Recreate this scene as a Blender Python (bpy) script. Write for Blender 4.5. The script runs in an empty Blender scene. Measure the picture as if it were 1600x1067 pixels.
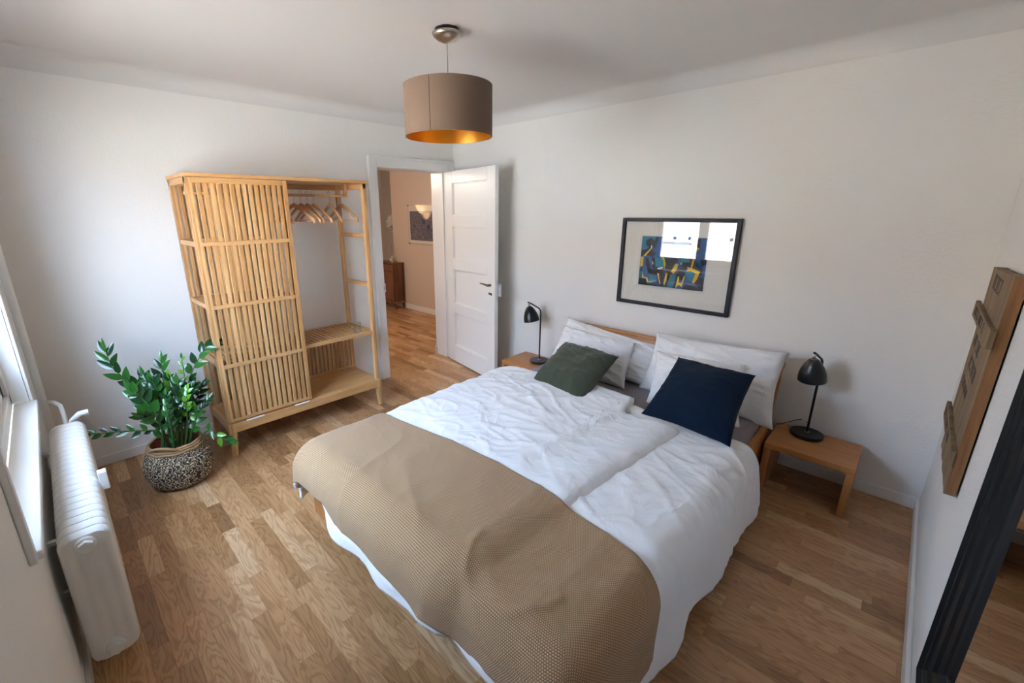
import bpy, math, random
from mathutils import Vector, Matrix, noise
random.seed(7)
sc = bpy.context.scene
COL = sc.collection
PI = math.pi

# ------------------------------------------------------------------ camera
W, L, H = 3.856, 3.409, 2.48           # room: x 0..W, y -L..0, ceiling height
cam = bpy.data.objects.new('camera', bpy.data.cameras.new('camera'))
COL.objects.link(cam)
_y, _p, _r = [math.radians(a) for a in (45.4238, -15.8921, -0.3653)]
fw = Vector((-math.sin(_y)*math.cos(_p), math.cos(_y)*math.cos(_p), math.sin(_p)))
rt = Vector((math.cos(_y), math.sin(_y), 0)); up = rt.cross(fw)
rt2 = rt*math.cos(_r) + up*math.sin(_r); up2 = -rt*math.sin(_r) + up*math.cos(_r)
M3 = Matrix((rt2, up2, -fw)).transposed()
cam.matrix_world = Matrix.Translation((3.6034, -3.2217, 1.6373)) @ M3.to_4x4()
cam.data.sensor_width = 36; cam.data.sensor_fit = 'HORIZONTAL'
cam.data.lens = 678.6*36/1600
cam.data.shift_x = 54.21/1600; cam.data.shift_y = -12.03/1600
cam.data.clip_start = 0.02
sc.camera = cam

# ------------------------------------------------------------------ world, sun, exposure
world = bpy.data.worlds.new('sky'); sc.world = world; world.use_nodes = True
wn = world.node_tree; wn.nodes.clear()
wo = wn.nodes.new('ShaderNodeOutputWorld'); wb = wn.nodes.new('ShaderNodeBackground')
wb.inputs[0].default_value = (0.50, 0.70, 1.0, 1); wb.inputs[1].default_value = 25.0
wn.links.new(wb.outputs[0], wo.inputs[0])
sun = bpy.data.objects.new('sun', bpy.data.lights.new('sun', 'SUN')); COL.objects.link(sun)
sun.data.energy = 105; sun.data.angle = 0.01; sun.data.color = (1.0, 0.88, 0.72)
sun.rotation_euler = Vector((-0.30, -0.55, -0.80)).to_track_quat('-Z', 'Y').to_euler()
port = bpy.data.objects.new('window_portal', bpy.data.lights.new('window_portal', 'AREA')); COL.objects.link(port)
port.data.shape = 'RECTANGLE'; port.data.size = 1.42; port.data.size_y = 1.48
port.data.cycles.is_portal = True
port.location = (1.385, -3.545, 1.49); port.rotation_euler = (math.radians(90), 0, 0)   # shines to +y
hall_l = bpy.data.objects.new('hall_light', bpy.data.lights.new('hall_light', 'POINT')); COL.objects.link(hall_l)
hall_l.data.energy = 38; hall_l.data.color = (1.0, 0.84, 0.70); hall_l.data.shadow_soft_size = .12
hall_l.location = (-1.3, -.9, 2.10)  # added out of view to light the hall and doorway floor
sc.view_settings.view_transform = 'Standard'; sc.view_settings.look = 'None'
sc.view_settings.gamma = 1; sc.view_settings.use_curve_mapping = False
sc.view_settings.exposure = 0.37
sc.cycles.use_denoising = True
sc.cycles.max_bounces = 10; sc.cycles.diffuse_bounces = 6; sc.cycles.glossy_bounces = 4
sc.cycles.transparent_max_bounces = 12; sc.cycles.sample_clamp_indirect = 12
sc.cycles.caustics_reflective = True; sc.cycles.caustics_refractive = False

# ------------------------------------------------------------------ materials
def nmat(name):
    m = bpy.data.materials.new(name); m.use_nodes = True
    nt = m.node_tree; b = nt.nodes['Principled BSDF']
    return m, nt, b
def rgb(c): return (c[0], c[1], c[2], 1)
def plain(name, c, rough=.6, metal=0, bump=0, bscale=200, spec=.5, sheen=0):
    m, nt, b = nmat(name)
    b.inputs['Base Color'].default_value = rgb(c); b.inputs['Roughness'].default_value = rough
    b.inputs['Metallic'].default_value = metal; b.inputs['Specular IOR Level'].default_value = spec
    if sheen: b.inputs['Sheen Weight'].default_value = sheen
    if bump:
        tc = nt.nodes.new('ShaderNodeTexCoord'); n = nt.nodes.new('ShaderNodeTexNoise')
        n.inputs['Scale'].default_value = bscale; n.inputs['Detail'].default_value = 4
        bp = nt.nodes.new('ShaderNodeBump'); bp.inputs['Strength'].default_value = bump; bp.inputs['Distance'].default_value = .002
        nt.links.new(tc.outputs['Object'], n.inputs['Vector']); nt.links.new(n.outputs[0], bp.inputs['Height'])
        nt.links.new(bp.outputs[0], b.inputs['Normal'])
    return m
def ramp(nt, stops):
    r = nt.nodes.new('ShaderNodeValToRGB'); e = r.color_ramp.elements
    e[0].position, e[0].color = stops[0][0], rgb(stops[0][1]); e[1].position, e[1].color = stops[-1][0], rgb(stops[-1][1])
    for p, c in stops[1:-1]:
        k = e.new(p); k.color = rgb(c)
    return r
def wood(name, dark, mid, light, axis='X', rough=.45, scale=1.0, piece=None, nodes=False):
    """grain stretched along axis; piece=(axis,width): tone varies from strip to strip"""
    m, nt, b = nmat(name); nd, lk = nt.nodes, nt.links
    tc = nd.new('ShaderNodeTexCoord'); mp = nd.new('ShaderNodeMapping')
    s = [9*scale]*3; s['XYZ'.index(axis)] = .9*scale
    mp.inputs['Scale'].default_value = s
    lk.new(tc.outputs['Object'], mp.inputs['Vector'])
    n = nd.new('ShaderNodeTexNoise'); n.inputs['Scale'].default_value = 3; n.inputs['Detail'].default_value = 5; n.inputs['Distortion'].default_value = .8
    lk.new(mp.outputs[0], n.inputs['Vector'])
    mp2 = nd.new('ShaderNodeMapping'); s2 = [60*scale]*3; s2['XYZ'.index(axis)] = 3*scale
    mp2.inputs['Scale'].default_value = s2; lk.new(tc.outputs['Object'], mp2.inputs['Vector'])
    n2 = nd.new('ShaderNodeTexNoise'); n2.inputs['Scale'].default_value = 3; n2.inputs['Detail'].default_value = 3
    lk.new(mp2.outputs[0], n2.inputs['Vector'])
    mx = nd.new('ShaderNodeMath'); mx.operation = 'MULTIPLY_ADD'; mx.inputs[1].default_value = .35
    lk.new(n2.outputs[0], mx.inputs[0])
    sub = nd.new('ShaderNodeMath'); sub.operation = 'MULTIPLY_ADD'; sub.inputs[1].default_value = .75; sub.inputs[2].default_value = -.02
    lk.new(n.outputs[0], sub.inputs[0]); lk.new(sub.outputs[0], mx.inputs[2])
    fac = mx.outputs[0]
    if piece:
        sp = nd.new('ShaderNodeSeparateXYZ'); lk.new(tc.outputs['Object'], sp.inputs[0])
        d = nd.new('ShaderNodeMath'); d.operation = 'DIVIDE'; d.inputs[1].default_value = piece[1]
        lk.new(sp.outputs['XYZ'.index(piece[0])], d.inputs[0])
        fl = nd.new('ShaderNodeMath'); fl.operation = 'FLOOR'; lk.new(d.outputs[0], fl.inputs[0])
        wnz = nd.new('ShaderNodeTexWhiteNoise'); wnz.noise_dimensions = '1D'; lk.new(fl.outputs[0], wnz.inputs['W'])
        a = nd.new('ShaderNodeMath'); a.operation = 'MULTIPLY_ADD'; a.inputs[1].default_value = .36; 
        lk.new(wnz.outputs['Value'], a.inputs[0])
        a2 = nd.new('ShaderNodeMath'); a2.operation = 'SUBTRACT'; a2.inputs[1].default_value = .18
        lk.new(fac, a.inputs[2]); lk.new(a.outputs[0], a2.inputs[0]); fac = a2.outputs[0]
    r = ramp(nt, [(.25, dark), (.5, mid), (.75, light)])
    lk.new(fac, r.inputs[0]); col = r.outputs[0]
    if nodes:     # bamboo joints: thin dark lines across the strip
        sp = nd.new('ShaderNodeTexVoronoi'); sp.inputs['Scale'].default_value = 1
        mpv = nd.new('ShaderNodeMapping'); s3 = [26]*3; s3['XYZ'.index(axis)] = 4.5
        mpv.inputs['Scale'].default_value = s3; lk.new(tc.outputs['Object'], mpv.inputs['Vector']); lk.new(mpv.outputs[0], sp.inputs['Vector'])
        rr = ramp(nt, [(0.05, (.72, .66, .6)), (.14, (1, 1, 1))]); lk.new(sp.outputs['Distance'], rr.inputs[0])
        mm = nd.new('ShaderNodeMixRGB'); mm.blend_type = 'MULTIPLY'; mm.inputs[0].default_value = .8
        lk.new(col, mm.inputs[1]); lk.new(rr.outputs[0], mm.inputs[2]); col = mm.outputs[0]
    lk.new(col, b.inputs['Base Color'])
    b.inputs['Roughness'].default_value = rough
    bp = nd.new('ShaderNodeBump'); bp.inputs['Strength'].default_value = .12; bp.inputs['Distance'].default_value = .002
    lk.new(n2.outputs[0], bp.inputs['Height']); lk.new(bp.outputs[0], b.inputs['Normal'])
    return m

def wall_mat(name, c):
    m, nt, b = nmat(name); nd, lk = nt.nodes, nt.links
    b.inputs['Base Color'].default_value = rgb(c); b.inputs['Roughness'].default_value = .85
    b.inputs['Specular IOR Level'].default_value = .2
    tc = nd.new('ShaderNodeTexCoord'); n = nd.new('ShaderNodeTexNoise'); n.inputs['Scale'].default_value = 70; n.inputs['Detail'].default_value = 3
    lk.new(tc.outputs['Object'], n.inputs['Vector'])
    bp = nd.new('ShaderNodeBump'); bp.inputs['Strength'].default_value = .45; bp.inputs['Distance'].default_value = .004
    lk.new(n.outputs[0], bp.inputs['Height']); lk.new(bp.outputs[0], b.inputs['Normal'])
    return m

def parquet():
    m, nt, b = nmat('oak_parquet'); nd, lk = nt.nodes, nt.links
    def mth(op, a, c=None, v=None):
        k = nd.new('ShaderNodeMath'); k.operation = op
        for i, q in enumerate((a, c)):
            if q is None: continue
            if isinstance(q, (int, float)): k.inputs[i].default_value = q
            else: lk.new(q, k.inputs[i])
        if v is not None: k.inputs[2].default_value = v
        return k.outputs[0]
    tc = nd.new('ShaderNodeTexCoord'); sp = nd.new('ShaderNodeSeparateXYZ'); lk.new(tc.outputs['Object'], sp.inputs[0])
    x, y = sp.outputs[0], sp.outputs[1]
    ry = mth('DIVIDE', y, .066); row = mth('FLOOR', ry); fy = mth('FRACT', ry)
    w1 = nd.new('ShaderNodeTexWhiteNoise'); w1.noise_dimensions = '1D'; lk.new(row, w1.inputs['W'])
    off = mth('MULTIPLY', w1.outputs['Value'], 7.3)
    # warp x a little so the staves differ in length
    sn = mth('SINE', mth('MULTIPLY', mth('ADD', x, off), 4.1)); xx = mth('ADD', mth('ADD', x, off), mth('MULTIPLY', sn, .10))
    cx = mth('DIVIDE', xx, .40); cell = mth('FLOOR', cx); fx = mth('FRACT', cx)
    cb = nd.new('ShaderNodeCombineXYZ'); lk.new(row, cb.inputs[0]); lk.new(cell, cb.inputs[1])
    w2 = nd.new('ShaderNodeTexWhiteNoise'); w2.noise_dimensions = '3D'; lk.new(cb.outputs[0], w2.inputs['Vector'])
    rnd = w2.outputs['Value']
    # grain coordinates, shifted for each stave
    gx = mth('ADD', mth('MULTIPLY', x, 1.0), mth('MULTIPLY', rnd, 37.0))
    gy = mth('ADD', mth('MULTIPLY', y, 5.2), mth('MULTIPLY', rnd, 91.0))
    gc = nd.new('ShaderNodeCombineXYZ'); lk.new(gx, gc.inputs[0]); lk.new(gy, gc.inputs[1])
    nb = nd.new('ShaderNodeTexNoise'); nb.inputs['Scale'].default_value = 2.6; nb.inputs['Detail'].default_value = 2.5; nb.inputs['Distortion'].default_value = .5
    lk.new(gc.outputs[0], nb.inputs['Vector'])
    ring = mth('SINE', mth('MULTIPLY', nb.outputs[0], 70.0))
    gr = mth('POWER', mth('MULTIPLY_ADD', ring, .5, .5), 2.2)
    fc = nd.new('ShaderNodeCombineXYZ'); lk.new(mth('MULTIPLY', gx, 9.0), fc.inputs[0]); lk.new(mth('MULTIPLY', gy, 50.0), fc.inputs[1])
    nf = nd.new('ShaderNodeTexNoise'); nf.inputs['Scale'].default_value = 1; nf.inputs['Detail'].default_value = 3
    lk.new(fc.outputs[0], nf.inputs['Vector'])
    base = ramp(nt, [(0, (.32, .165, .070)), (.2, (.44, .245, .108)), (.6, (.53, .305, .148)), (.9, (.59, .36, .182)), (1, (.68, .46, .27))])
    lk.new(rnd, base.inputs[0])
    dk = nd.new('ShaderNodeMixRGB'); dk.blend_type = 'MULTIPLY'
    lk.new(mth('MULTIPLY', gr, .55), dk.inputs[0]); lk.new(base.outputs[0], dk.inputs[1]); dk.inputs[2].default_value = (.56, .44, .34, 1)
    d2 = nd.new('ShaderNodeMixRGB'); d2.blend_type = 'MULTIPLY'; r2 = ramp(nt, [(.35, (.72, .66, .6)), (.6, (1, 1, 1))]); lk.new(nf.outputs[0], r2.inputs[0])
    d2.inputs[0].default_value = .55; lk.new(dk.outputs[0], d2.inputs[1]); lk.new(r2.outputs[0], d2.inputs[2])
    # joints
    ey = mth('MINIMUM', fy, mth('SUBTRACT', 1.0, fy)); ex = mth('MINIMUM', fx, mth('SUBTRACT', 1.0, fx))
    j = mth('MINIMUM', mth('MULTIPLY', ey, .066), mth('MULTIPLY', ex, .40))
    jr = mth('LESS_THAN', j, .0006)
    d3 = nd.new('ShaderNodeMixRGB'); d3.blend_type = 'MULTIPLY'; lk.new(mth('MULTIPLY', jr, .45), d3.inputs[0])
    lk.new(d2.outputs[0], d3.inputs[1]); d3.inputs[2].default_value = (.35, .25, .18, 1)
    lk.new(d3.outputs[0], b.inputs['Base Color'])
    b.inputs['Roughness'].default_value = .36; b.inputs['Specular IOR Level'].default_value = .5
    bp = nd.new('ShaderNodeBump'); bp.inputs['Strength'].default_value = .08; bp.inputs['Distance'].default_value = .001
    lk.new(gr, bp.inputs['Height']); lk.new(bp.outputs[0], b.inputs['Normal'])
    return m

def glass_mat(name, tint=(1, 1, 1), ior=1.5, boost=1.0):
    m = bpy.data.materials.new(name); m.use_nodes = True; nt = m.node_tree; nt.nodes.clear()
    o = nt.nodes.new('ShaderNodeOutputMaterial'); mx = nt.nodes.new('ShaderNodeMixShader')
    t = nt.nodes.new('ShaderNodeBsdfTransparent'); t.inputs[0].default_value = rgb(tint)
    g = nt.nodes.new('ShaderNodeBsdfGlossy'); g.inputs['Roughness'].default_value = 0.0
    f = nt.nodes.new('ShaderNodeFresnel'); ge = nt.nodes.new('ShaderNodeNewGeometry')
    io = nt.nodes.new('ShaderNodeMapRange'); io.inputs[3].default_value = ior; io.inputs[4].default_value = 1/ior   # same reflection from both faces
    nt.links.new(ge.outputs['Backfacing'], io.inputs[0]); nt.links.new(io.outputs[0], f.inputs[0])
    mu = nt.nodes.new('ShaderNodeMath'); mu.operation = 'MULTIPLY'; mu.inputs[1].default_value = boost; mu.use_clamp = True
    nt.links.new(f.outputs[0], mu.inputs[0]); nt.links.new(mu.outputs[0], mx.inputs[0])
    nt.links.new(t.outputs[0], mx.inputs[1]); nt.links.new(g.outputs[0], mx.inputs[2]); nt.links.new(mx.outputs[0], o.inputs[0])
    return m

def knit_mat():
    m, nt, b = nmat('knit_throw'); nd, lk = nt.nodes, nt.links
    def mth(op, a, c=None, v=None):
        k = nd.new('ShaderNodeMath'); k.operation = op
        for i, q in enumerate((a, c)):
            if q is None: continue
            if isinstance(q, (int, float)): k.inputs[i].default_value = q
            else: lk.new(q, k.inputs[i])
        if v is not None: k.inputs[2].default_value = v
        return k.outputs[0]
    uv = nd.new('ShaderNodeUVMap'); sp = nd.new('ShaderNodeSeparateXYZ'); lk.new(uv.outputs[0], sp.inputs[0])
    # uv in metres; stitches 9 mm apart, rows offset by half
    ry = mth('DIVIDE', sp.outputs[1], .0060); row = mth('FLOOR', ry)
    odd = mth('MULTIPLY', mth('MODULO', row, 2.0), .5)
    rx = mth('ADD', mth('DIVIDE', sp.outputs[0], .0072), odd)
    a = mth('SUBTRACT', mth('FRACT', rx), .5); c = mth('SUBTRACT', mth('FRACT', ry), .5)
    d = mth('SQRT', mth('ADD', mth('MULTIPLY', a, a), mth('MULTIPLY', c, c)))
    r = ramp(nt, [(.10, (.66, .45, .27)), (.34, (.47, .30, .165)), (.54, (.22, .13, .065))]); lk.new(d, r.inputs[0])
    lk.new(r.outputs[0], b.inputs['Base Color'])
    b.inputs['Roughness'].default_value = .9; b.inputs['Sheen Weight'].default_value = .15; b.inputs['Specular IOR Level'].default_value = .2
    inv = mth('SUBTRACT', 1.0, d)
    bp = nd.new('ShaderNodeBump'); bp.inputs['Strength'].default_value = .9; bp.inputs['Distance'].default_value = .003
    lk.new(inv, bp.inputs['Height']); lk.new(bp.outputs[0], b.inputs['Normal'])
    return m

def basket_mat():
    m, nt, b = nmat('woven_jute'); nd, lk = nt.nodes, nt.links
    def mth(op, a, c=None, v=None):
        k = nd.new('ShaderNodeMath'); k.operation = op
        for i, q in enumerate((a, c)):
            if q is None: continue
            if isinstance(q, (int, float)): k.inputs[i].default_value = q
            else: lk.new(q, k.inputs[i])
        if v is not None: k.inputs[2].default_value = v
        return k.outputs[0]
    uv = nd.new('ShaderNodeUVMap'); sp = nd.new('ShaderNodeSeparateXYZ'); lk.new(uv.outputs[0], sp.inputs[0])
    ry = mth('DIVIDE', sp.outputs[1], .0165); row = mth('FLOOR', ry); fy = mth('FRACT', ry)
    sgn = mth('MULTIPLY_ADD', mth('MODULO', row, 2.0), 2.0, -1.0)
    nz = nd.new('ShaderNodeTexNoise'); nz.inputs['Scale'].default_value = 34; lk.new(uv.outputs[0], nz.inputs['Vector'])
    rx = mth('ADD', mth('DIVIDE', sp.outputs[0], .021), mth('MULTIPLY', mth('SUBTRACT', fy, .5), mth('MULTIPLY', sgn, .9)))
    rx = mth('ADD', rx, mth('MULTIPLY', nz.outputs[0], 3.2))
    st = mth('FLOOR', mth('MULTIPLY', rx, 2.0)); fr = mth('FRACT', mth('MULTIPLY', rx, 2.0))
    wv = nd.new('ShaderNodeTexWhiteNoise'); wv.noise_dimensions = '2D'
    cb = nd.new('ShaderNodeCombineXYZ'); lk.new(st, cb.inputs[0]); lk.new(row, cb.inputs[1]); lk.new(cb.outputs[0], wv.inputs['Vector'])
    bit = mth('ADD', mth('MULTIPLY', mth('MODULO', st, 2.0), .62), mth('MULTIPLY', wv.outputs['Value'], .38))
    r = ramp(nt, [(.0, (.035, .03, .035)), (.36, (.10, .075, .055)), (.5, (.58, .43, .25)), (1, (.85, .72, .52))]); lk.new(bit, r.inputs[0])
    e = mth('MULTIPLY', mth('SINE', mth('MULTIPLY', fr, PI)), mth('SINE', mth('MULTIPLY', fy, PI)))
    dk = nd.new('ShaderNodeMixRGB'); dk.blend_type = 'MULTIPLY'; dk.inputs[0].default_value = 1
    rr = ramp(nt, [(0, (.42, .36, .32)), (.3, (1, 1, 1))]); lk.new(e, rr.inputs[0]); lk.new(r.outputs[0], dk.inputs[1]); lk.new(rr.outputs[0], dk.inputs[2])
    lk.new(dk.outputs[0], b.inputs['Base Color']); b.inputs['Roughness'].default_value = .9
    bp = nd.new('ShaderNodeBump'); bp.inputs['Strength'].default_value = 1; bp.inputs['Distance'].default_value = .006
    lk.new(e, bp.inputs['Height']); lk.new(bp.outputs[0], b.inputs['Normal'])
    return m

def fabric(name, c, scale=900, bump=.25, rough=.9, sheen=.2, crumple=.0, cs=9):
    m, nt, b = nmat(name); nd, lk = nt.nodes, nt.links
    b.inputs['Base Color'].default_value = rgb(c); b.inputs['Roughness'].default_value = rough
    b.inputs['Sheen Weight'].default_value = sheen; b.inputs['Specular IOR Level'].default_value = .15
    tc = nd.new('ShaderNodeTexCoord'); n = nd.new('ShaderNodeTexNoise'); n.inputs['Scale'].default_value = scale
    lk.new(tc.outputs['Object'], n.inputs['Vector'])
    bp = nd.new('ShaderNodeBump'); bp.inputs['Strength'].default_value = bump; bp.inputs['Distance'].default_value = .0006
    lk.new(n.outputs[0], bp.inputs['Height']); last = bp
    if crumple:
        n2 = nd.new('ShaderNodeTexNoise'); n2.inputs['Scale'].default_value = cs; n2.inputs['Detail'].default_value = 4; n2.inputs['Distortion'].default_value = 1.2
        lk.new(tc.outputs['Object'], n2.inputs['Vector'])
        rr = ramp(nt, [(.40, (0, 0, 0)), (.5, (1, 1, 1)), (.60, (0, 0, 0))]); lk.new(n2.outputs[0], rr.inputs[0])
        b2 = nd.new('ShaderNodeBump'); b2.inputs['Strength'].default_value = crumple; b2.inputs['Distance'].default_value = .006
        lk.new(rr.outputs[0], b2.inputs['Height']); lk.new(bp.outputs[0], b2.inputs['Normal']); last = b2
    lk.new(last.outputs[0], b.inputs['Normal'])
    return m

WALL = wall_mat('white_textured_wall', (.80, .775, .735))
WALLH = wall_mat('beige_hall_wall', (.66, .55, .47))
WALLG = wall_mat('grey_hall_wall', (.50, .47, .43))
CEIL = plain('ceiling_paint', (.70, .675, .655), .9)
TRIM = plain('white_gloss_paint', (.82, .81, .78), .35)
FLOOR = parquet()
BAM_Z = wood('bamboo_upright', (.36, .18, .065), (.52, .285, .11), (.63, .38, .17), 'Z', .4, piece=('Y', .0365), nodes=True)
BAM_Y = wood('bamboo_across', (.40, .21, .08), (.54, .30, .12), (.63, .38, .17), 'Y', .4)
BAM_X = wood('bamboo_deep', (.40, .21, .08), (.54, .30, .12), (.63, .38, .17), 'X', .4)
OIL_X = wood('oiled_beech', (.30, .115, .032), (.44, .185, .055), (.55, .26, .09), 'X', .38, scale=.8)
OIL_Z = wood('oiled_beech_upright', (.30, .115, .032), (.42, .175, .052), (.52, .24, .08), 'Z', .38, scale=.8)
OIL_Y = wood('oiled_beech_deep', (.30, .115, .032), (.42, .175, .052), (.52, .24, .08), 'Y', .38, scale=.8)
DARKW = wood('dark_walnut', (.045, .016, .008), (.12, .045, .02), (.20, .085, .038), 'Z', .25, scale=.6)
DARKF = wood('walnut_front', (.10, .035, .015), (.20, .08, .035), (.28, .12, .055), 'Z', .3, scale=.7)
OLDW = wood('weathered_board', (.07, .045, .022), (.19, .125, .065), (.29, .20, .11), 'Z', .8, scale=.7)
OLDE = wood('sawn_board_edge', (.12, .05, .018), (.22, .10, .035), (.30, .15, .06), 'Z', .8, scale=1)
COTTON = fabric('white_cotton', (.87, .87, .88), crumple=.25, cs=5)
COTTON2 = fabric('white_pillow_cotton', (.80, .79, .785), crumple=.45, cs=7)
SHEET = fabric('mauve_sheet', (.24, .20, .215))
GREEN = fabric('olive_linen', (.050, .062, .038), scale=600, bump=.4)
NAVY = fabric('navy_linen', (.002, .010, .026), scale=600, bump=.4, sheen=.05)
KNIT = knit_mat(); JUTE = basket_mat()
ROPE = plain('jute_rope', (.34, .20, .095), .9, bump=1, bscale=160)
BLACKM = plain('black_metal', (.008, .008, .009), .32)
BLACKP = plain('black_wood', (.004, .004, .0045), .5, spec=.25)
FRAMEB = plain('dark_blue_black_frame', (.007, .009, .018), .5, spec=.3)
STEEL = plain('brushed_steel', (.52, .48, .44), .28, metal=1)
SILVER = plain('silver_inside', (.75, .75, .75), .35, metal=.6)
BRASS = plain('old_bronze', (.20, .15, .10), .35, metal=1)
GOLD = plain('gold_foil', (.83, .44, .07), .32, metal=1)
SHADE = plain('taupe_lamp_fabric', (.170, .112, .078), .75, bump=.1, bscale=400)
RADI = plain('radiator_enamel', (.80, .79, .76), .22)
PLAST = plain('white_plastic', (.84, .84, .83), .3)
PAPER = plain('white_mat_board', (.78, .75, .68), .9)
GLASS = glass_mat('clear_glass'); PGLASS = glass_mat('picture_glass', boost=1.6)
MIRR = plain('mirror_silver', (.86, .86, .86), 0.0, metal=1)
POT = plain('red_pot', (.16, .02, .018), .5)
SOIL = plain('dark_soil', (.012, .008, .006), .95, bump=1, bscale=60)
STEM = plain('plant_stem', (.045, .10, .025), .45)
def leafm(name, c):
    m = plain(name, c, .22, spec=.6); return m
LEAF_D = leafm('dark_leaf', (.009, .042, .010)); LEAF_M = leafm('mid_leaf', (.022, .10, .014)); LEAF_L = leafm('young_leaf', (.10, .26, .022))

# ------------------------------------------------------------------ mesh helpers
class MB:
    def __init__(s): s.v = []; s.f = []; s.m = []; s.uv = {}
    def face(s, idx, mi=0, uv=None):
        s.f.append(tuple(idx)); s.m.append(mi)
        if uv: s.uv[len(s.f)-1] = uv
    def box(s, x0, y0, z0, x1, y1, z1, mi=0):
        b = len(s.v)
        s.v += [Vector(p) for p in ((x0,y0,z0),(x1,y0,z0),(x1,y1,z0),(x0,y1,z0),(x0,y0,z1),(x1,y0,z1),(x1,y1,z1),(x0,y1,z1))]
        for q in ((0,3,2,1),(4,5,6,7),(0,1,5,4),(1,2,6,5),(2,3,7,6),(3,0,4,7)): s.face([b+i for i in q], mi)
        return s
    def hexa(s, pts, mi=0):
        """eight points, bottom four then top four, same winding as box"""
        b = len(s.v); s.v += [Vector(p) for p in pts]
        for q in ((0,3,2,1),(4,5,6,7),(0,1,5,4),(1,2,6,5),(2,3,7,6),(3,0,4,7)): s.face([b+i for i in q], mi)
        return s
    def tube(s, path, r, n=12, mi=0, cap=True):
        path = [Vector(p) for p in path]; rs = r if isinstance(r, (list, tuple)) else [r]*len(path)
        b = len(s.v); u = None
        for i, p in enumerate(path):
            t = (path[min(i+1, len(path)-1)] - path[max(i-1, 0)]).normalized()
            if u is None:
                u = t.cross(Vector((0, 0, 1)))
                if u.length < .05: u = t.cross(Vector((1, 0, 0)))
            u = (u - t*u.dot(t)).normalized(); w = t.cross(u)
            for k in range(n):
                a = 2*PI*k/n; s.v.append(p + (u*math.cos(a) + w*math.sin(a))*rs[i])
        for i in range(len(path)-1):
            for k in range(n):
                k2 = (k+1) % n
                s.face((b+i*n+k, b+i*n+k2, b+(i+1)*n+k2, b+(i+1)*n+k), mi)
        if cap:
            s.face([b+k for k in range(n)][::-1], mi); e = b+(len(path)-1)*n; s.face([e+k for k in range(n)], mi)
        return s
    def lathe(s, prof, c=(0,0,0), n=48, mi=0, rot=None, closed=False, mis=None):
        b = len(s.v); c = Vector(c)
        for r, z in prof:
            for k in range(n):
                a = 2*PI*k/n; p = Vector((r*math.cos(a), r*math.sin(a), z))
                if rot: p = rot @ p
                s.v.append(c + p)
        m = len(prof)
        for i in range(m if closed else m-1):
            i2 = (i+1) % m
            for k in range(n):
                k2 = (k+1) % n; s.face((b+i*n+k, b+i*n+k2, b+i2*n+k2, b+i2*n+k), mis[i] if mis else mi)
        return s
    def grid(s, fn, nu, nv, mi=0, uvf=None, closeu=False):
        b = len(s.v)
        for j in range(nv+1):
            for i in range(nu+1): s.v.append(Vector(fn(i/nu, j/nv)))
        for j in range(nv):
            for i in range(nu):
                q = (b+j*(nu+1)+i, b+j*(nu+1)+i+1, b+(j+1)*(nu+1)+i+1, b+(j+1)*(nu+1)+i)
                uv = [uvf(i/nu, j/nv), uvf((i+1)/nu, j/nv), uvf((i+1)/nu, (j+1)/nv), uvf(i/nu, (j+1)/nv)] if uvf else None
                s.face(q, mi, uv)
        return s
    def poly(s, pts, mi=0):
        b = len(s.v); s.v += [Vector(p) for p in pts]; s.face(range(b, b+len(pts)), mi); return s
    def prism(s, pts, off, mi=0):
        """closed outline pushed along off"""
        b = len(s.v); n = len(pts); off = Vector(off)
        s.v += [Vector(p) for p in pts] + [Vector(p)+off for p in pts]
        s.face(list(range(b, b+n))[::-1], mi); s.face(range(b+n, b+2*n), mi)
        for i in range(n): s.face((b+i, b+(i+1) % n, b+n+(i+1) % n, b+n+i), mi)
        return s
    def build(s, name, mats, parent=None, smooth=False, bevel=0, segs=2, world=True, sub=0, solid=0, recalc=True, ang=None):
        org = Vector((0, 0, 0))
        if parent is not None and world: org = ORG[parent.name]
        me = bpy.data.meshes.new(name); me.from_pydata([tuple(p-org) for p in s.v], [], s.f)
        mats = mats if isinstance(mats, (list, tuple)) else [mats]
        for m in mats: me.materials.append(m)
        for p, mi in zip(me.polygons, s.m): p.material_index = mi; p.use_smooth = smooth
        if s.uv:
            ul = me.uv_layers.new(name='UVMap')
            for fi, uvs in s.uv.items():
                for li, q in zip(me.polygons[fi].loop_indices, uvs): ul.data[li].uv = q
        if recalc:
            import bmesh
            bm = bmesh.new(); bm.from_mesh(me); bmesh.ops.recalc_face_normals(bm, faces=bm.faces); bm.to_mesh(me); bm.free()
        me.update()
        o = bpy.data.objects.new(name, me); COL.objects.link(o)
        if parent is not None: o.parent = parent
        ORG[o.name] = org
        if bevel:
            md = o.modifiers.new('b', 'BEVEL'); md.width = bevel; md.segments = segs; md.limit_method = 'ANGLE'; md.angle_limit = math.radians(40)
            md.harden_normals = False
        if solid:
            md = o.modifiers.new('s', 'SOLIDIFY'); md.thickness = solid; md.offset = -1
        if sub:
            md = o.modifiers.new('u', 'SUBSURF'); md.levels = sub; md.render_levels = sub
        if ang and smooth:
            try: me.set_sharp_from_angle(angle=math.radians(ang))
            except Exception: pass
        return o
ORG = {}
def thing(name, label, cat, loc=(0, 0, 0), rz=0, group=None, kind=None):
    o = bpy.data.objects.new(name, None); COL.objects.link(o); o.location = loc; o.rotation_euler = (0, 0, rz)
    o.empty_display_size = .1
    ORG[o.name] = Vector(loc); tag(o, label, cat, group, kind); return o
def tag(o, label=None, cat=None, group=None, kind=None):
    if label: o['label'] = label
    if cat: o['category'] = cat
    if group: o['group'] = group
    if kind: o['kind'] = kind
    return o
def struct(o, label=None, cat=None):
    return tag(o, label, cat, None, 'structure')
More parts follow.
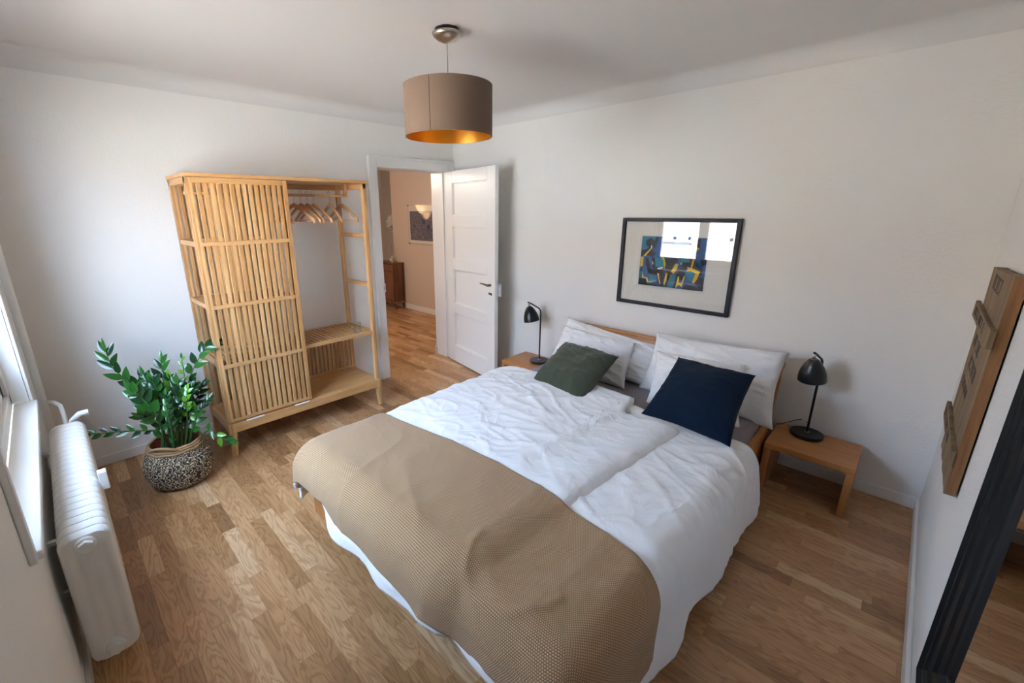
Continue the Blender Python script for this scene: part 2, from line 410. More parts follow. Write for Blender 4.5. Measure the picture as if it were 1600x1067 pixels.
def copy_tree(o, parent=None):
    c = o.copy(); COL.objects.link(c); c.parent = parent; ORG[c.name] = Vector((0, 0, 0))
    for ch in list(o.children): copy_tree(ch, c)
    return c
def fbm(x, y, z=0, o=3):
    return noise.fractal(Vector((x, y, z)), 1.0, 2.0, o)
def ridge(x, y, z=0):
    return max(0.0, 1 - abs(noise.noise(Vector((x, y, z))))*3.2)

# ------------------------------------------------------------------ room shell
T = .14
DY0, DY1, DH = -.940, -.101, 2.018       # doorway in wall_left (x = 0)
WT = .239
wx0, wx1, wz0, wz1 = .69, 2.08, .76, 2.22   # window opening in wall_front (y = -L)

mb = MB(); mb.box(-4.4, -3.75, -.12, W+T, 2.2, 0); struct(mb.build('floor', FLOOR), 'oak strip parquet floor of bedroom and hall', 'floor')
# wall_left (holds the doorway)
mb = MB()
mb.box(-WT, -L-.13, 0, 0, DY0, H+.1); mb.box(-WT, DY0, DH, 0, DY1, H+.1); mb.box(-WT, DY1, 0, 0, T, H+.1)
struct(mb.build('wall_left', WALL), 'white textured wall behind the bamboo wardrobe', 'wall')
mb = MB(); mb.box(-WT, 0, 0, W+T, T, H+.1)
mb2 = mb
struct(mb2.build('wall_back', WALL), 'white textured wall behind the bed headboard', 'wall')
mb = MB(); mb.box(W, -L-.13, 0, W+T, T, H+.1); struct(mb.build('wall_right', WALL), 'white wall holding the big black mirror', 'wall')
# wall_front with the window opening
mb = MB(); y0, y1 = -L-.13, -L
mb.box(-WT, y0, 0, wx0, y1, H+.1); mb.box(wx1, y0, 0, W+T, y1, H+.1); mb.box(wx0, y0, 0, wx1, y1, wz0-.03); mb.box(wx0, y0, wz1, wx1, y1, H+.1)
struct(mb.build('wall_front', WALL), 'white wall beneath and beside the window', 'wall')
# ceiling with a hollow cove along the left and back walls
mb = MB(); mb.box(-4.4, -3.75, H, W+T, 2.2, H+.15)
RC = .10
def cove(mb, a, b, inward):
    """quarter-round fill between wall line a-b and ceiling"""
    a, b, n = Vector(a), Vector(b), Vector(inward); pts = []
    for k in range(13):
        t = PI/2*k/12; pts.append((RC*(1-math.cos(t)) , H-RC+RC*math.sin(t)))
    P0 = [Vector((a.x, a.y, 0)) + n*u + Vector((0, 0, z)) for u, z in pts]; P1 = [Vector((b.x, b.y, 0)) + n*u + Vector((0, 0, z)) for u, z in pts]
    base = len(mb.v); mb.v += P0+P1; k = len(P0)
    for i in range(k-1): mb.face((base+i, base+i+1, base+k+i+1, base+k+i))
cove(mb, (0, -L, 0), (0, 0, 0), (1, 0, 0)); cove(mb, (0, 0, 0), (W, 0, 0), (0, -1, 0)); cove(mb, (W, 0, 0), (W, -L, 0), (-1, 0, 0)); cove(mb, (W, -L, 0), (0, -L, 0), (0, 1, 0))
struct(mb.build('ceiling', CEIL, smooth=False, recalc=False), 'white ceiling with softly rounded edges', 'ceiling')
# baseboards
def bb(name, x0, y0, x1, y1, label):
    mb = MB(); mb.box(x0, y0, 0, x1, y1, .07); struct(mb.build(name, TRIM, bevel=.004), label, 'baseboard')
bb('baseboard_left', 0, -L, .015, DY0-.09, 'white baseboard under the wall behind the wardrobe')
bb('baseboard_back', .0, -.015, W, 0, 'white baseboard along the wall behind the bed')
bb('baseboard_right', W-.015, -L, W, -.015, 'white baseboard under the wall with the mirror')
bb('baseboard_front', 0.02, -L, W-.02, -L+.015, 'white baseboard beneath the window')
# hall
mb = MB(); mb.box(-2.85, 1.12, 0, -WT, 1.26, H); struct(mb.build('wall_hall_back', WALLH), 'beige hall wall with the framed print', 'wall')
mb = MB(); mb.box(-4.3, 1.75, 0, -2.71, 1.85, H); mb.box(-2.85, 1.26, 0, -2.75, 1.75, H); struct(mb.build('wall_hall_recess', WALLG), 'grey hall wall beyond the corner', 'wall')
mb = MB(); mb.box(-4.4, -3.7, 0, -4.1, 1.9, H); mb.box(-4.3, -3.75, 0, -WT, -3.6, H); struct(mb.build('wall_hall_far', WALLH), 'hall wall across from the bedroom door', 'wall')
mb = MB(); mb.box(-WT-.03, T, 0, -WT+.0, 1.2, H); struct(mb.build('wall_hall_side', WALLH), 'hall wall beside the bedroom doorway', 'wall')
mb = MB(); mb.box(-2.85, 1.105, 0, -WT-.03, 1.12, .09); struct(mb.build('baseboard_hall', TRIM, bevel=.004), 'white baseboard of the hall wall', 'baseboard')
# door casing and jambs
mb = MB()
c = .022
mb.box(0, DY0-.09, 0, c, DY0, DH+.086); mb.box(0, DY1, 0, c, -.012, DH+.086); mb.box(0, DY0, DH, c, DY1, DH+.086)
mb.box(c, DY0-.09, 0, c+.008, DY0-.072, DH+.094); mb.box(c, DY0-.09, DH+.072, c+.012, -.012, DH+.094)
mb.box(-WT-.02, DY0-.07, 0, -WT, DY0, DH+.07); mb.box(-WT-.02, DY1, 0, -WT, DY1+.07, DH+.07); mb.box(-WT-.02, DY0, DH, -WT, DY1, DH+.07)
struct(mb.build('trim_1', TRIM, bevel=.003), 'white painted casing around the bedroom doorway', 'door casing')
mb = MB()
mb.box(-WT, DY0, 0, 0, DY0+.004, DH); mb.box(-WT, DY1-.004, 0, 0, DY1, DH); mb.box(-WT, DY0, DH-.004, 0, DY1, DH)
mb.box(-WT+.02, DY1-.018, 0, -.05, DY1-.004, DH); mb.box(-WT-.022, DY1-.016, 0, -WT-.002, DY1, .09)
struct(mb.build('trim_2', TRIM, bevel=.002), 'white lining of the doorway reveal', 'door lining')
# strike plate on the casing
o = thing('strike_plate', 'small white latch plate on the left casing of the doorway', 'latch plate', (.022, -.943, .92))
MB().box(.022, -.955, .88, .030, -.935, .965).build('plate', PLAST, o, bevel=.002)
MB().box(.0300, -.950, .905, .0330, -.940, .940).build('slot', STEEL, o)

sw = thing('light_switch', 'white light switch on the wall between wardrobe and door casing', 'light switch', (0, -1.075, 1.37))
MB().box(0, -1.11, 1.335, .008, -1.04, 1.405).build('switch_plate', PLAST, sw, bevel=.002)
MB().box(.008, -1.098, 1.347, .013, -1.052, 1.393).build('rocker', PLAST, sw, bevel=.002)
# door leaf (local: hinge at origin, leaf along +x, thickness toward -y)
dl = thing('door_1', 'white four-panel door standing open beside the left nightstand', 'door', (.03, -.0992, .008), -.1891, kind='structure')
DW, DT, DZ = .866, .040, 2.005
mb = MB()
st = .125; rails = [(0, .19), (.56, .665), (1.035, 1.14), (1.475, 1.58), (DZ-.115, DZ)]
mb.box(0, -DT, 0, st, 0, DZ); mb.box(DW-st, -DT, 0, DW, 0, DZ)
for a, b_ in rails: mb.box(st, -DT, a, DW-st, 0, b_)
mb.build('door_frame', TRIM, dl, world=False, bevel=.003)
for (a, b_), (c_, d_) in zip(rails[:-1], rails[1:]):
    mb = MB(); mb.box(st, -DT+.016, b_, DW-st, -.012, c_); mb.build('door_panel', TRIM, dl, world=False)
    mb = MB()
    for (x0, z0, x1, z1) in ((st, b_, DW-st, b_+.012), (st, c_-.012, DW-st, c_), (st, b_, st+.012, c_), (DW-st-.012, b_, DW-st, c_)):
        mb.box(x0, -DT+.006, z0, x1, -DT+.018, z1)
    mb.build('panel_bead', TRIM, dl, world=False, bevel=.003)
mb = MB(); hx, hz = .80, .95
mb.lathe([(0, 0), (.012, 0), (.012, .035), (0, .035)], (hx, -DT, hz), 16, rot=Matrix.Rotation(PI/2, 3, 'X'))
mb.tube([(hx, -DT-.035, hz), (hx-.03, -DT-.042, hz+.004), (hx-.07, -DT-.044, hz+.008), (hx-.115, -DT-.04, hz+.006)], [.010, .009, .008, .007], 10)
mb.build('door_handle', BRASS, dl, world=False, smooth=True)
mb = MB(); mb.lathe([(0, 0), (.013, 0), (.013, .006), (0.005, .006), (.004, .001)], (hx+.012, -DT, hz-.085), 16, rot=Matrix.Rotation(PI/2, 3, 'X'))
mb.lathe([(0, 0), (.011, 0), (.011, .006), (0, .006)], (hx-.016, -DT, hz-.083), 16, rot=Matrix.Rotation(PI/2, 3, 'X'))
mb.build('keyhole_escutcheon', BRASS, dl, world=False)
mb = MB(); mb.box(DW, -DT+.008, hz-.13, DW+.003, -.008, hz+.05); mb.box(DW+.003, -.03, hz-.01, DW+.012, -.014, hz+.02); mb.box(DW-.05, 0, hz-.1, DW+.035, .014, hz+.02)
mb.build('lock_plate', SILVER, dl, world=False)
for z in (.25, 1.75):
    mb = MB(); mb.tube([(-.004, .002, z-.05), (-.004, .002, z+.05)], .008, 10); mb.build('hinge', TRIM, dl, world=False, smooth=True)

# ------------------------------------------------------------------ window
wdw = thing('window_1', 'white casement window in deep reveal above the radiator', 'window', (1.38, -3.47, .76), kind='structure')
gy = -3.505
mb = MB()
for (x0, z0, x1, z1) in ((wx0, wz0, wx0+.055, wz1), (wx1-.055, wz0, wx1, wz1), (wx0, wz0, wx1, wz0+.06), (wx0, wz1-.055, wx1, wz1)):
    mb.box(x0, gy-.05, z0, x1, -3.465, z1)
mb.build('window_frame', TRIM, wdw, bevel=.004)
for a, b_ in ((wx0+.055, 1.385), (1.385, wx1-.055)):
    z0, z1 = wz0+.06, wz1-.055; mb = MB(); s_ = .062
    for q in ((a, z0, a+s_, z1), (b_-s_, z0, b_, z1), (a, z0, b_, z0+.12), (a, z1-s_, b_, z1)):
        mb.box(q[0], gy-.03, q[1], q[2], gy+.025, q[3])
    sh = mb.build('window_sash', TRIM, wdw, bevel=.004)
    MB().box(a+s_-.004, gy-.004, z0+.116, b_-s_+.004, gy+.0, z1-s_+.004).build('pane', GLASS, sh)
MB().tube([(1.36, gy+.04, 1.35), (1.36, gy+.065, 1.35), (1.36, gy+.065, 1.24)], .008, 8).build('window_handle', SILVER, wdw, smooth=True)
mb = MB(); mb.box(wx0+.001, -3.465, wz0-.028, wx1-.001, -L+.028, wz0)
struct(mb.build('window_sill', TRIM, wdw, bevel=.004))
mb = MB()
mb.box(wx0-.07, -L, wz0-.05, wx0, -L+.014, wz1+.06); mb.box(wx1, -L, wz0-.02, wx1+.03, -L+.018, wz1+.06); mb.box(wx0, -L, wz1, wx1, -L+.014, wz1+.06)
mb.build('window_casing', TRIM, wdw, bevel=.004)
mb = MB(); mb.box(wx0, -3.465, wz0, wx0+.006, -L, wz1); mb.box(wx1-.006, -3.465, wz0, wx1, -L, wz1); mb.box(wx0, -3.465, wz1-.006, wx1, -L, wz1)
mb.build('reveal_lining', TRIM, wdw)

# outside: street and sunlit house opposite
FAC2 = plain('white_render', (.86, .80, .69), .9, bump=.3, bscale=8)  # whiter right-hand front; its colour also stands in for stronger sunlight there
FAC = plain('cream_render', (.62, .54, .42), .9, bump=.3, bscale=8)
STREET = plain('street_paving', (.05, .048, .046), .9)
mb = MB(); mb.box(-25, -11.5, -4.2, 25, -3.9, -4.0); tag(mb.build('street', STREET), 'grey street between the two houses', 'street', kind='structure')
hs = thing('building', 'cream rendered house opposite, mirrored in the picture glass', 'building', (0, -11, -4))
mb = MB(); ww_, wh_ = 1.0, 1.5
xs = [-2.45+2.06*k for k in range(-6, 9)]; FT = 3.0
mb.box(-25, -16, -4, 25, -11.2, FT)
# front skin with openings
zrows = [(-2.4, -.9), (.72, 2.22)]
zc = [-4, -2.4, -.9, .72, 2.22, FT]
for i in range(len(zc)-1):
    if i in (1, 3):
        xprev = -25
        for x in xs:
            mb.box(xprev, -11.2, zc[i], x, -11, zc[i+1]); xprev = x+ww_
        mb.box(xprev, -11.2, zc[i], 25, -11, zc[i+1])
    else: mb.box(-25, -11.2, zc[i], 25, -11, zc[i+1])
mb.build('facade', FAC, hs)
XW = -.40
fz = [(-4, -2.4), (-.9, .72), (2.22, FT)]
mb = MB()
for a, b_ in fz: mb.box(XW, -11.2, a, 25, -10.985, b_)
for za, zb in ((-2.4, -.9), (.72, 2.22)):
    xp = XW+ww_
    for x in [q for q in xs if q > XW+.2]:
        mb.box(xp, -11.2, za, x, -10.985, zb); xp = x+ww_
mb.build('white_facade', FAC2, hs)
DGL = plain('dark_window_glass', (.30, .33, .36), .1)
for za, zb in zrows:
    for x in xs:
        mb = MB()
        for q in ((x, za, x+.1, zb), (x+ww_-.1, za, x+ww_, zb), (x+.45, za, x+.55, zb), (x, za, x+ww_, za+.1), (x, zb-.1, x+ww_, zb), (x-.06, za-.08, x+ww_+.06, za)):
            mb.box(q[0], -11.12, q[1], q[2], -11.0 + (.06 if q[3] == za else -.04), q[3])
        f_ = mb.build('house_window', TRIM, hs); MB().box(x+.05, -11.18, za+.05, x+ww_-.05, -11.1, zb-.05).build('pane', DGL, f_)
mb = MB(); mb.hexa([(-25, -16.2, FT), (25, -16.2, FT), (25, -10.7, FT), (-25, -10.7, FT), (-25, -14, FT+1.2), (25, -14, FT+1.2), (25, -13.5, FT+1.2), (-25, -13.5, FT+1.2)])
mb.build('roof', plain('roof_tiles', (.22, .10, .07), .8), hs)

# ------------------------------------------------------------------ wardrobe
wd = thing('bamboo_wardrobe', 'open bamboo wardrobe with one slatted sliding door, against the left wall', 'wardrobe', (.28, -1.95, 0))
Y0, Y1, XB, XF = -2.551, -1.351, .048, .51
Y_M = -1.965
def part(name, m, *boxes, bevel=.003, parent=wd):
    if name in ('door_rail', 'runner', 'top_rail', 'base_frame', 'shelf_rail'):       # each piece its own part
        for q in boxes: o_ = MB().box(*q).build(name, m, parent, bevel=bevel)
        return o_
    mb = MB()
    for q in boxes: mb.box(*q)
    return mb.build(name, m, parent, bevel=bevel)
part('top_panel', BAM_Y, (XB-.004, Y0-.006, 1.838, XF+.012, Y1+.006, 1.860))
part('top_rail', BAM_X, (XB, Y0, 1.80, XF-.02, Y0+.03, 1.838), (XB, Y1-.03, 1.80, XF-.02, Y1, 1.838)); part('top_rail', BAM_Y, (XB, Y0, 1.80, XB+.02, Y1, 1.838))
for y in (Y0, Y1-.032):
    part('post', BAM_Z, (XF-.055, y, .235, XF-.02, y+.032, 1.838)); part('post', BAM_Z, (XB, y, .235, XB+.032, y+.032, 1.838))
part('post', BAM_Z, (XB, Y_M-.04, .235, XB+.03, Y_M-.012, 1.838)); part('post', BAM_Z, (XF-.055, Y_M-.045, .235, XF-.025, Y_M-.02, 1.838))
for z in (1.445, 1.052, .655):
    for y in (Y0+.003, Y1-.027):
        part('side_rung', BAM_X, (XB+.032, y, z-.016, XF-.055, y+.024, z+.016))
    part('back_rung', BAM_Y, (XB, Y0+.03, z-.016, XB+.018, Y_M-.03, z+.016))
part('shelf', BAM_Y, (XB+.02, Y0+.03, 1.046, XF-.06, Y_M-.03, 1.062))
# slatted shelf over the full width
sl = [(XB+.03, y, .648, XF-.045, y+.018, .664) for y in [Y0+.04+.0345*k for k in range(33)]]
part('slatted_shelf', BAM_X, *sl, bevel=.002); part('shelf_rail', BAM_Y, (XF-.05, Y0+.03, .640, XF-.026, Y1-.03, .668), (XB+.005, Y0+.03, .640, XB+.03, Y1-.03, .668))
part('bottom_panel', BAM_Y, (XB+.01, Y0+.02, .222, XF-.01, Y1-.02, .238))
part('base_frame', BAM_Y, (XF-.02, Y0+.035, .170, XF+.002, Y1-.035, .236), (XB, Y0+.035, .170, XB+.02, Y1-.035, .236))
part('base_frame', BAM_X, (XB+.035, Y0, .170, XF-.035, Y0+.022, .236), (XB+.035, Y1-.022, .170, XF-.035, Y1, .236))
for ix, x in enumerate((XB, XF+.004)):
    for iy, y in enumerate((Y0-.004, Y1+.004)):
        sx, sy = (1, -1)[ix], (1, -1)[iy]
        t_ = .045; b_ = .030
        def rect(w_, z): 
            xa, xb = sorted((x, x+sx*w_)); ya, yb = sorted((y, y+sy*w_)); return [(xa, ya, z), (xb, ya, z), (xb, yb, z), (xa, yb, z)]
        mb = MB(); mb.hexa(rect(b_, 0)+rect(t_, .175)); mb.hexa(rect(t_, .175)+rect(t_, .240)); mb.build('leg', BAM_Z, wd, bevel=.002)
# back slats
part('back_slats', BAM_Z, *[(XB+.004, Y0+.045+.0365*k, .24, XB+.016, Y0+.069+.0365*k, 1.83) for k in range(14)], bevel=.002)
part('back_slats', BAM_Z, *[(XB+.004, Y_M+.0+.0365*k, .25, XB+.016, Y_M+.024+.0365*k, .645) for k in range(16)], bevel=.002)
part('back_rung', BAM_Y, (XB, Y_M, .238, XB+.02, Y1-.03, .262))
# sliding door
door = part('sliding_door', BAM_Z, (XF-.018, Y0+.004, .250, XF+.002, Y0+.032, 1.836), (XF-.018, Y_M-.028, .250, XF+.002, Y_M, 1.836), bevel=.002)
tag(door)
part('door_rail', BAM_Y, *[(XF-.018, Y0+.032, z-.013, XF+.003, Y_M-.028, z+.013) for z in (1.445, 1.050, .648)], (XF-.018, Y0+.032, 1.803, XF+.002, Y_M-.028, 1.836), (XF-.018, Y0+.032, .250, XF+.002, Y_M-.028, .272), parent=door, bevel=.002)
part('door_slats', BAM_Z, *[(XF-.013, Y0+.052+.0362*k, .262, XF-.003, Y0+.076+.0362*k, 1.81) for k in range(14)], parent=door, bevel=.002)
part('runner', PLAST, (XF+.001, -2.44, .232, XF+.006, -2.32, .243), (XF+.001, -2.10, .232, XF+.006, -1.99, .243), bevel=.001)
mb = MB(); mb.box(.265, Y0+.03, 1.742, .295, -1.405, 1.762)
mb.box(.265, -1.405-.022, 1.742, .295, -1.405, 1.84)
mb.build('hanging_rail', BAM_Y, wd, bevel=.003)

# hangers
def make_hanger():
    h = thing('coat_hanger', 'x', 'coat hanger', (0, 0, 0))
    n = 24; mb = MB(); top = []; bot = []
    for k in range(n+1):
        u = -1+2*k/n; x = u*.222; z = -.075-.115*abs(u)**1.25 ; th = .020+.012*(1-abs(u))+.008*(abs(u) > .9)
        top.append((x, z+th*.5)); bot.append((x, z-th*.5))
    out = top+bot[::-1]
    mb.prism([(x, -.006+.018*0, z) for x, z in out], (0, .012, 0)); mb.build('hanger_body', HANG, h, world=False, bevel=.003)
    MB().tube([(-.19, 0, -.188), (.19, 0, -.188)], .0055, 8).build('trouser_bar', HANG, h, world=False, smooth=True)
    hook = [(0, 0, -.065), (0, 0, -.02)]
    for k in range(11):
        a = -PI/2 + .3 + k*(1.35*PI)/10; hook.append((.022*math.cos(a)*1.0, 0, .006+.022*math.sin(a)))
    hook = hook[:2] + hook[2:]
    MB().tube(hook, .0018, 8).build('hook', STEEL, h, world=False, smooth=True)
    return h
HANG = wood('hanger_wood', (.42, .20, .09), (.55, .30, .15), (.63, .37, .20), 'X', .35)
hg = make_hanger()
hy = [-1.455, -1.555, -1.683, -1.732, -1.78, -1.835, -1.93]
hl = ['pale wooden hanger at the open right end of the rail', 'wooden hanger with a clear gap, second from the right end of the rail', 'wooden hanger third from the right end of the rail',
      'middle wooden hanger of the seven on the bamboo rail', 'wooden hanger third from the sliding door side of the rail', 'wooden hanger half hidden by the sliding door edge', 'wooden hanger seen only through the slats of the sliding door']
hr = [.05, -.10, .12, .05, .16, .22, -.08]
for k, y in enumerate(hy):
    h = hg if k == 0 else copy_tree(hg)
    h.location = (.28, y, 1.756); h.rotation_euler = (0, 0, hr[k]); tag(h, hl[k], 'coat hanger', 'wooden hangers on the wardrobe rail')

# glass tumbler on shelf
g = thing('glass_tumbler', 'clear glass tumbler on the slatted wardrobe shelf', 'glass', (.42, -1.487, .664))
TG = glass_mat('tumbler_glass', (.95, .96, .955), boost=1.6)
MB().lathe([(0, .0), (.032, 0), (.036, .085), (.033, .085), (.029, .010), (0, .010)], (.42, -1.487, .6642), 32).build('tumbler_wall', TG, g, smooth=True, ang=40)

# ------------------------------------------------------------------ bed
bed = thing('double_bed', 'low beech double bed against the back wall, covered by duvet', 'bed', (2.33, -1.2, 0))
BX0, BX1, BYH, BYF = 1.545, 3.135, -.20, -2.37
MB().box(BX0, BYF, .19, BX0+.03, BYH, .34).build('side_rail', OIL_Y, bed, bevel=.004)
MB().box(BX1-.03, BYF, .19, BX1, BYH, .34).build('side_rail', OIL_Y, bed, bevel=.004)
MB().box(BX0+.03, BYF, .19, BX1-.03, BYF+.03, .34).build('foot_rail', OIL_X, bed, bevel=.004)
for x0, x1 in ((BX0-.08, BX0+.18), (BX1-.18, BX1)):
    MB().box(x0, BYF-.042, 0, x1, BYF+.035, .19 if x0 < 2 else .19).build('leg', OIL_Z, bed, bevel=.004)
for x0, x1 in ((BX0, BX0+.06), (BX1-.05, BX1+.0)):
    MB().box(x0, BYH-.10, 0, x1, BYH, .19).build('leg', OIL_Z, bed, bevel=.004)
mb = MB()
mb.hexa([(1.56, -.235, .20), (3.135, -.235, .20), (3.135, -.205, .20), (1.56, -.205, .20), (1.56, -.100, .705), (3.135, -.100, .705), (3.135, -.070, .705), (1.56, -.070, .705)])
mb.build('headboard', OIL_X, bed, bevel=.008, segs=3)
MB().tube([(1.558, -.086, .700), (3.137, -.086, .700)], .019, 14).build('headboard_rail', OIL_X, bed, smooth=True, ang=50)
mt = MB(); mt.box(BX0+.035, BYF+.06, .20, BX1-.035, BYH-.05, .43)
tag(mt.build('mattress', SHEET, None, bevel=.04, segs=4), 'mattress with mauve grey fitted sheet on the low beech bed', 'mattress')

ZT = .468
XE0, XE1, YE = 1.63, 3.10, -2.40
R0 = .10
def wrinkle(s, t):
    w = .010*fbm(s*1.7, t*1.7, 3.1)
    # long folds running toward the right side and foot, sharper in places
    q = s*.80 + t*.60; p = -s*.60 + t*.80
    am = .5+.5*noise.noise(Vector((s*1.3, t*1.3, 9)))
    w += .011*am*ridge(q*1.6+.5*noise.noise(Vector((s*2, t*2, 1))), p*6.0, 2.0)**2
    q2 = s*.95 - t*.30; p2 = s*.30 + t*.95
    w += .008*ridge(q2*2.2, p2*9.0 + .8*noise.noise(Vector((s*3, t*3, 4))), 7.0)**2*(.5+.5*noise.noise(Vector((s*2, t*2, 20))))
    w += .004*ridge(s*7+noise.noise(Vector((s*4, t*4, 2))), t*7, 11.0)**2
    return w
def under(s, t):
    # bedding lies flatter where the throw weighs on it
    a = max(0.0, min(1.0, (-1.895 - t)/.06)); b = max(0, min(1, (s-(XE0-.32))/.02)); c = max(0, min(1, (XE1+.335-s)/.02)); d = max(0, min(1, (t-(YE-.22))/.02))
    return a*b*c*d
def surf(s, t, lift=0.0, wr=1.0, flare=.10):
    a = s-XE1 if s > XE1 else (s-XE0 if s < XE0 else 0.0); b = t-YE if t < YE else 0.0
    cx_ = min(max(s, XE0), XE1); cy_ = max(t, YE)
    d = (abs(a)**4+abs(b)**4)**.25; h0 = math.hypot(a, b)
    R = R0
    if h0 > 1e-9: dx, dy = a/h0, b/h0
    else: dx = dy = 0
    th = min(d/R, PI/2); rr = R*math.sin(th); hh = R*(1-math.cos(th))
    if d > R*PI/2: rr += flare*(d-R*PI/2); hh += (d-R*PI/2)
    mid = (cx_-2.36)/.80
    z = ZT + .022*(1-mid*mid) + .012*noise.noise(Vector((s*1.1, t*1.1, 5))) - hh
    n = Vector((dx*math.sin(th), dy*math.sin(th), math.cos(th)))
    p = Vector((cx_+dx*rr, cy_+dy*rr, z))
    hang = max(0.0, d-.12)
    fold = 0.0
    if hang > 0:
        along = (t if abs(a) > abs(b) else s)
        fold = min(hang, .25)*(.10*math.sin(along*13+1.5*math.sin(along*3.1)) + .10*noise.noise(Vector((along*6, 0, 8))))*.5
    w = wrinkle(s, t)*wr*(1 if hang <= 0 else .8)
    return p + n*(lift + w + fold*wr)
def lenR(t): return .415+.022*math.sin(t*5.0)+.02*noise.noise(Vector((t*3, 4, 0)))
def lenL(t): return .36+.015*math.sin(t*4)
def lenF(s): return .255-.075*max(0.0, min(1.0, 2.2-abs(s-1.80)/.11))+.012*math.sin(s*6.0)+.02*noise.noise(Vector((s*4, 7, 0)))
# right duvet (under), left duvet (over)
XS = lambda t: 2.885+.085*(t+1.03)     # free edge of the left duvet
def dR(u, v):
    tt = -.845 - .045*math.sin(u*5) ; 
    s0 = 2.45; s = s0 + (XE1+lenR(-1.5)-s0)*u
    t = tt + (YE-lenF(s)-tt)*v
    if s > XE1: s = XE1 + (s-XE1)*lenR(t)/lenR(-1.5)
    hd = (1-min(1, (tt-t)/.05))**2*.02
    k = under(s, t); p = surf(s, t, -.004*k, wr=1-.7*k); p.z -= hd
    if s > XE1: p.z -= 0
    return p
mb = MB(); mb.grid(dR, 120, 230)
o = mb.build('duvet', COTTON, None, smooth=True, recalc=False, solid=.022)
tag(o, 'white duvet on the right side of the bed, tucked under the other', 'duvet', 'white duvets on the bed')
def left_lift(s, t):
    q = 1-.85*under(s, t)
    l = .028 + q*(.012*math.exp(-((s-(2.56+.10*(t+1.1)))/.03)**2)*max(0, min(1, (t+2.2)/1.0)) + .010*math.exp(-((XS(t)-s-.10)/.06)**2))
    return l if s > XE0 else l*max(.4, 1-(XE0-s)*2)
def dL(u, v):
    s0 = XE0-lenL(-1.5)
    # head edge: straight on the left, folded back diagonally on the right
    s_ = s0 + (2.86-s0)*u
    head = -.86 + .03*math.sin(s_*3.3) - (.20*max(0, min(1, (s_-2.50)/.06)) + .02 if s_ > 2.50 else 0) + (.26*max(0, s_-2.56) if s_ > 2.56 else 0)
    t = head + (YE-lenF(s_)-head)*v
    s = s0 + (XS(t)-s0)*u
    e = max(0.0, 1-(XS(t)-s)/.045)          # thick rounded free edge
    hd = max(0.0, 1-(head-t)/.05)
    lift = left_lift(s, t) - .030*e**2.2 - .018*hd**2
    k = under(s, t); return surf(s, t, lift-.006*k, wr=(1.0 if s < 2.5 else max(.55, 1-(s-2.5)*3))*(1-.7*k))
mb = MB(); mb.grid(dL, 170, 230)
o = mb.build('duvet', COTTON, None, smooth=True, recalc=False, solid=.020)
tag(o, 'white duvet on the left side of the bed, its folded edge lying on top', 'duvet', 'white duvets on the bed')

# throw
def bl(u, v):
    sA, sB = XE0-.30, XE1+.315
    s = sA + (sB-sA)*u
    t0 = -1.975 + .03*math.sin(s*3.1) - .04*(s < XE0)*(XE0-s)/.3 - .06*max(0, (s-XE1))/.3
    t1 = YE - .207 + .048*max(0.0, min(1.0, 2.2-abs(s-1.80)/.11)) - .012*math.sin(s*5)
    t = t0 + (t1-t0)*v
    k = 1/(1+math.exp((s-XS(t))/.02))
    lift = .017 + left_lift(min(s, XS(t)-.02), t)*k
    w = .0
    w += .006*ridge(s*1.3+.4*t, t*2.6, 31)**2 + .005*ridge(s*3.0, t*1.4+.6*s, 37)**3
    # curved crease near the foot
    dd = math.hypot(s-2.86, (t+2.30)*1.0)
    if s > 2.80 or t < -2.3: w += .006*math.exp(-((dd-.17)/.014)**2)*(1 if (t < -2.30 and s < 3.05) else .0)
    p = surf(s, t, lift+w, wr=.3, flare=.10)
    return p
BU = lambda u, v: (u*2.1, v*.72)
mb = MB(); mb.grid(bl, 260, 110, uvf=BU)
o = mb.build('knit_throw', KNIT, None, smooth=True, recalc=False, solid=.006)
tag(o, 'tan knitted throw spread across the foot of the bed', 'throw blanket')

